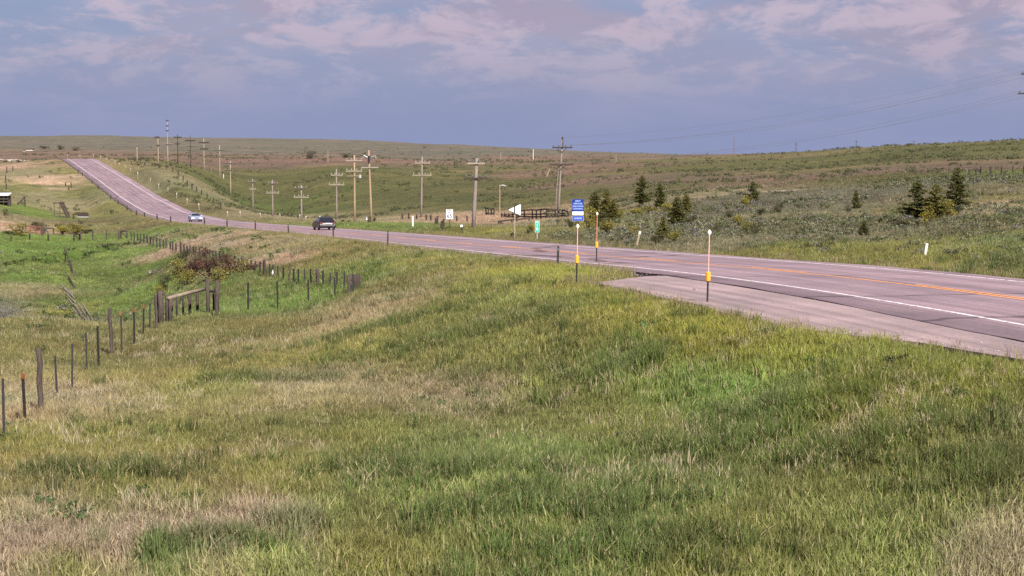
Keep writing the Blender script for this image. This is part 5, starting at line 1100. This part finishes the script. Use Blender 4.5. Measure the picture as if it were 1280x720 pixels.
# ---- cars
def car(label, loc, rz, paint, kind, pitch):
    t = thing('car', loc, label, 'car', 'cars on the highway', rz=rz); t.rotation_euler = (0, -pitch, rz); t.scale = (1, .97, .93)
    # x forward, half-length 2.35, half-width .92
    lower = [(-2.32,.38),(-2.36,.62),(-2.30,.86),(-2.15,.95),(-1.75,.99),(.85,.98),(1.6,.90),(2.15,.76),(2.33,.60),(2.36,.42),(2.28,.26),(1.9,.22),(-2.1,.22),(-2.26,.28)]
    roof = [(-1.95,.965),(-1.35,1.36),(-1.0,1.43),(-.2,1.46),(.25,1.42),(1.05,.975)]
    V = []; Fs = []
    secs = [(-.92,.90),( -.84,1.0),(.84,1.0),(.92,.90)]
    n = len(lower)
    for y, sc in secs:
        for x, z in lower: V.append((x * (1 if abs(y) < .9 else .985), y, .6 + (z - .6) * (1 if abs(y) < .9 else .86)))
    for k in range(3):
        for i in range(n): j = (i + 1) % n; Fs.append((k*n+i, k*n+j, (k+1)*n+j, (k+1)*n+i))
    Fs.append(tuple(range(n-1, -1, -1))); Fs.append(tuple(3*n + i for i in range(n)))
    mb = MB().add(V, Fs); m = len(roof); V = []; Fs = []
    for s_ in (-1, 1):
        for x, z in roof: V.append((x, s_ * (.84 - .22 * (z - .96) / .5), z))
    for i in range(m - 1): Fs.append((i, i+1, m+i+1, m+i))
    Fs.append(tuple(range(m-1, -1, -1))); Fs.append(tuple(m + i for i in range(m))); Fs.append((0, m, 2*m-1, m-1))
    mb.add(V, Fs); mb.build('body', paint, t, bevel=.03)
    hw = lambda z: .84 - .22 * (z - .96) / .5
    def pane(name, x0, z0, x1, z1, ins, o):
        dx, dz = x1 - x0, z1 - z0; L_ = math.hypot(dx, dz); nx, nz = (-dz / L_, dx / L_)
        if nz < 0: nx, nz = -nx, -nz
        if name == 'windscreen' : pass
        a, b = hw(z0) - ins, hw(z1) - ins
        vs = [(x0, -a, z0), (x0, a, z0), (x1, b, z1), (x1, -b, z1)]; vs += [(x + nx*o, y, z + nz*o) for x, y, z in vs]
        MB().add(vs, [(0,3,2,1),(4,5,6,7),(0,1,5,4),(1,2,6,5),(2,3,7,6),(3,0,4,7)]).build(name, M['glass'], t)
    pane('windscreen', 1.0, 1.0, .30, 1.38, .07, .02); pane('rear_window', -1.90, 1.0, -1.38, 1.34, .07, .02)
    for s_ in (-1, 1):
        for x0, x1, xa, xb in ((-1.6, -.45, -1.25, -.45), (-.37, .78, -.37, .28)):
            y0, y1 = s_ * (hw(1.02) + .012), s_ * (hw(1.36) + .012); yi0, yi1 = s_ * (hw(1.02) - .02), s_ * (hw(1.36) - .02)
            vs = [(x0, y0, 1.02), (x1, y0, 1.02), (xb, y1, 1.36), (xa, y1, 1.36), (x0, yi0, 1.02), (x1, yi0, 1.02), (xb, yi1, 1.36), (xa, yi1, 1.36)]
            MB().add(vs, [(0,1,2,3),(4,7,6,5),(0,4,5,1),(1,5,6,2),(2,6,7,3),(3,7,4,0)]).build('side_window', M['glass'], t)
        MB().box(.72, .88, s_*.92 - .09 if s_ < 0 else s_*.92 - .04, s_*.92 + .04 if s_ < 0 else s_*.92 + .09, .96, 1.09).build('mirror', paint, t, bevel=.03)
        h_ = MB().add([(2.17, s_*.80, .60), (2.40, s_*.50, .58), (2.38, s_*.50, .72), (2.10, s_*.82, .74), (2.02, s_*.84, .60), (2.2, s_*.5, .58), (2.2, s_*.5, .72), (2.0, s_*.84, .74)], [(0,1,2,3),(4,7,6,5),(0,4,5,1),(3,2,6,7),(0,3,7,4),(1,5,6,2)]).build('headlight', M['lamp_clear'], t)
        MB().box(-2.39, -2.28, min(s_*.86, s_*.55), max(s_*.86, s_*.55), .70, .86).build('tail_light', M['lamp_red'], t, bevel=.01)
        for x in (1.45, -1.42):
            w = MB(); w.tube([(0, -.10, 0), (0, -.085, 0), (0, .085, 0), (0, .10, 0)], [.28, .32, .32, .28], 20)
            wo = w.build('wheel', M['tyre'], t, smooth=False); wo.location = (x, s_*.80, .32)
            MB().tube([(0, s_*.08, 0), (0, s_*.112, 0), (0, s_*.118, 0)], [.20, .19, .05], 14).build('rim', M['rim'], wo)
    MB().box(-2.40, -2.34, -.22, .22, .67, .77).build('licence_plate', M['plate'], t)
    MB().box(-2.385, -2.30, -.62, .62, .80, .845).build('trim', M['black'] if kind == 'dark' else M['chrome'], t, bevel=.01)
    MB().box(-2.42, -2.2, -.84, .84, .36, .50).build('rear_bumper', paint, t, bevel=.03)
    MB().box(2.2, 2.42, -.82, .82, .30, .46).build('front_bumper', M['black'] if kind != 'dark' else paint, t, bevel=.03)
    MB().box(2.30, 2.385, -.42, .42, .56, .68).build('grille', M['black'], t, bevel=.01)
    return t
def on_road(u, off, bias=0):
    best = None
    for i in range(2, NR - 2):
        q = road_pt(i, off)
        if q[1] < 60: continue
        e = abs(640 + F * q[0] / q[1] - u)
        if best is None or e < best[0]: best = (e, i, q)
    i = best[1]; a = math.atan2(RDIR[i][1], RDIR[i][0]); sl = (EDGE[i+2, 2] - EDGE[i-2, 2]) / 6.0
    return Vector(best[2]), a, math.atan(sl)
q, a, sl = on_road(404, 5.3); car('dark maroon saloon car driving away in the far lane', q + Vector((0, 0, .01)), a, M['paint_dark'], 'dark', sl)
q, a, sl = on_road(243.5, 1.9); car('pale silver-blue saloon car coming down towards the viewer', q + Vector((0, 0, .01)), a + math.pi, M['paint_pale'], 'pale', -sl)

# ------------------------------------------------------------------ sky, sun, camera
SUN_AZ, SUN_EL = R(156), R(40)          # azimuth clockwise from the view direction
w = bpy.data.worlds.new('World'); S.world = w; w.use_nodes = True; nt = w.node_tree; N, L = nt.nodes, nt.links
bg = N['Background']; bg.inputs['Strength'].default_value = .10
sky = N.new('ShaderNodeTexSky'); sky.sky_type = 'NISHITA'; sky.sun_disc = False; sky.sun_elevation = SUN_EL; sky.sun_rotation = SUN_AZ; sky.air_density = 1.0; sky.dust_density = 1.5; sky.ozone_density = 2.0
tc = N.new('ShaderNodeTexCoord'); sp = N.new('ShaderNodeSeparateXYZ'); L.new(tc.outputs['Generated'], sp.inputs[0])
def rgbn(c): x = N.new('ShaderNodeRGB'); x.outputs[0].default_value = (*c, 1); return x.outputs[0]
def mixn(f, a, b):
    x = N.new('ShaderNodeMixRGB')
    if isinstance(f, float): x.inputs[0].default_value = f
    else: L.new(f, x.inputs[0])
    L.new(a, x.inputs[1]); L.new(b, x.inputs[2]); return x.outputs[0]
def mathn(op, a, b):
    x = N.new('ShaderNodeMath'); x.operation = op; x.use_clamp = False
    for i, q in enumerate((a, b)):
        if isinstance(q, (int, float)): x.inputs[i].default_value = q
        else: L.new(q, x.inputs[i])
    return x.outputs[0]
def cloud(scale, sz, seed, p0, p1, detail=7, rough=.58, dist=.25):
    mp = N.new('ShaderNodeMapping'); mp.inputs['Scale'].default_value = (1, 1, sz); mp.inputs['Location'].default_value = (seed, seed * .7, seed * .3)
    L.new(tc.outputs['Generated'], mp.inputs[0]); n = N.new('ShaderNodeTexNoise'); n.inputs['Scale'].default_value = scale; n.inputs['Detail'].default_value = detail; n.inputs['Roughness'].default_value = rough; n.inputs['Distortion'].default_value = dist
    L.new(mp.outputs[0], n.inputs['Vector']); r = N.new('ShaderNodeMapRange'); r.interpolation_type = 'SMOOTHSTEP'; L.new(n.outputs[0], r.inputs[0]); r.inputs[1].default_value = p0; r.inputs[2].default_value = p1; return r.outputs[0]
K = 1 / .10
deck = mixn(cloud(9, 3.2, 3.1, .36, .64), rgbn((.118*K, .138*K, .240*K)), rgbn((.158*K, .160*K, .256*K)))       # veil of grey-blue stratus
base = mixn(.88, sky.outputs[0], deck)
hz = N.new('ShaderNodeMapRange'); hz.interpolation_type = 'SMOOTHSTEP'; L.new(sp.outputs[2], hz.inputs[0]); hz.inputs[1].default_value = .075; hz.inputs[2].default_value = -.004
base = mixn(mathn('MULTIPLY', hz.outputs[0], .75), base, rgbn((.150*K, .175*K, .285*K)))
up = N.new('ShaderNodeMapRange'); up.interpolation_type = 'SMOOTHSTEP'; L.new(sp.outputs[2], up.inputs[0]); up.inputs[1].default_value = .012; up.inputs[2].default_value = .085
c1 = mathn('MULTIPLY', cloud(8, 3.6, 7.7, .38, .66, 8, .58, .4), up.outputs[0])
base = mixn(mathn('MULTIPLY', c1, .95), base, rgbn((.218*K, .190*K, .250*K)))
c2 = mathn('MULTIPLY', cloud(16, 2.8, 1.9, .46, .60, 10, .66, .3), up.outputs[0])
base = mixn(mathn('MULTIPLY', c2, .75), base, rgbn((.325*K, .268*K, .320*K)))
L.new(base, bg.inputs['Color'])
sd = bpy.data.lights.new('sun', 'SUN'); sd.energy = 5.0; sd.angle = R(.5); sd.color = (1, .93, .84)
so = bpy.data.objects.new('sun', sd); COL.objects.link(so)
dirv = Vector((math.sin(SUN_AZ) * math.cos(SUN_EL), math.cos(SUN_AZ) * math.cos(SUN_EL), math.sin(SUN_EL)))
so.rotation_euler = (-dirv).to_track_quat('-Z', 'Y').to_euler(); so.location = (60, -40, 120)
cam = bpy.data.cameras.new('camera'); cam.sensor_width = 36; cam.lens = 36 * F / 1280; cam.clip_end = 30000; cam.clip_start = .5
co = bpy.data.objects.new('camera', cam); COL.objects.link(co); co.location = (0, 0, CZ); co.rotation_euler = (math.pi / 2 - PITCH, 0, 0); S.camera = co
S.view_settings.view_transform = 'Standard'; S.view_settings.look = 'None'; S.view_settings.gamma = 1; S.view_settings.exposure = .9; S.view_settings.use_curve_mapping = False
S.render.engine = 'CYCLES'; S.cycles.max_bounces = 6; S.cycles.use_denoising = False
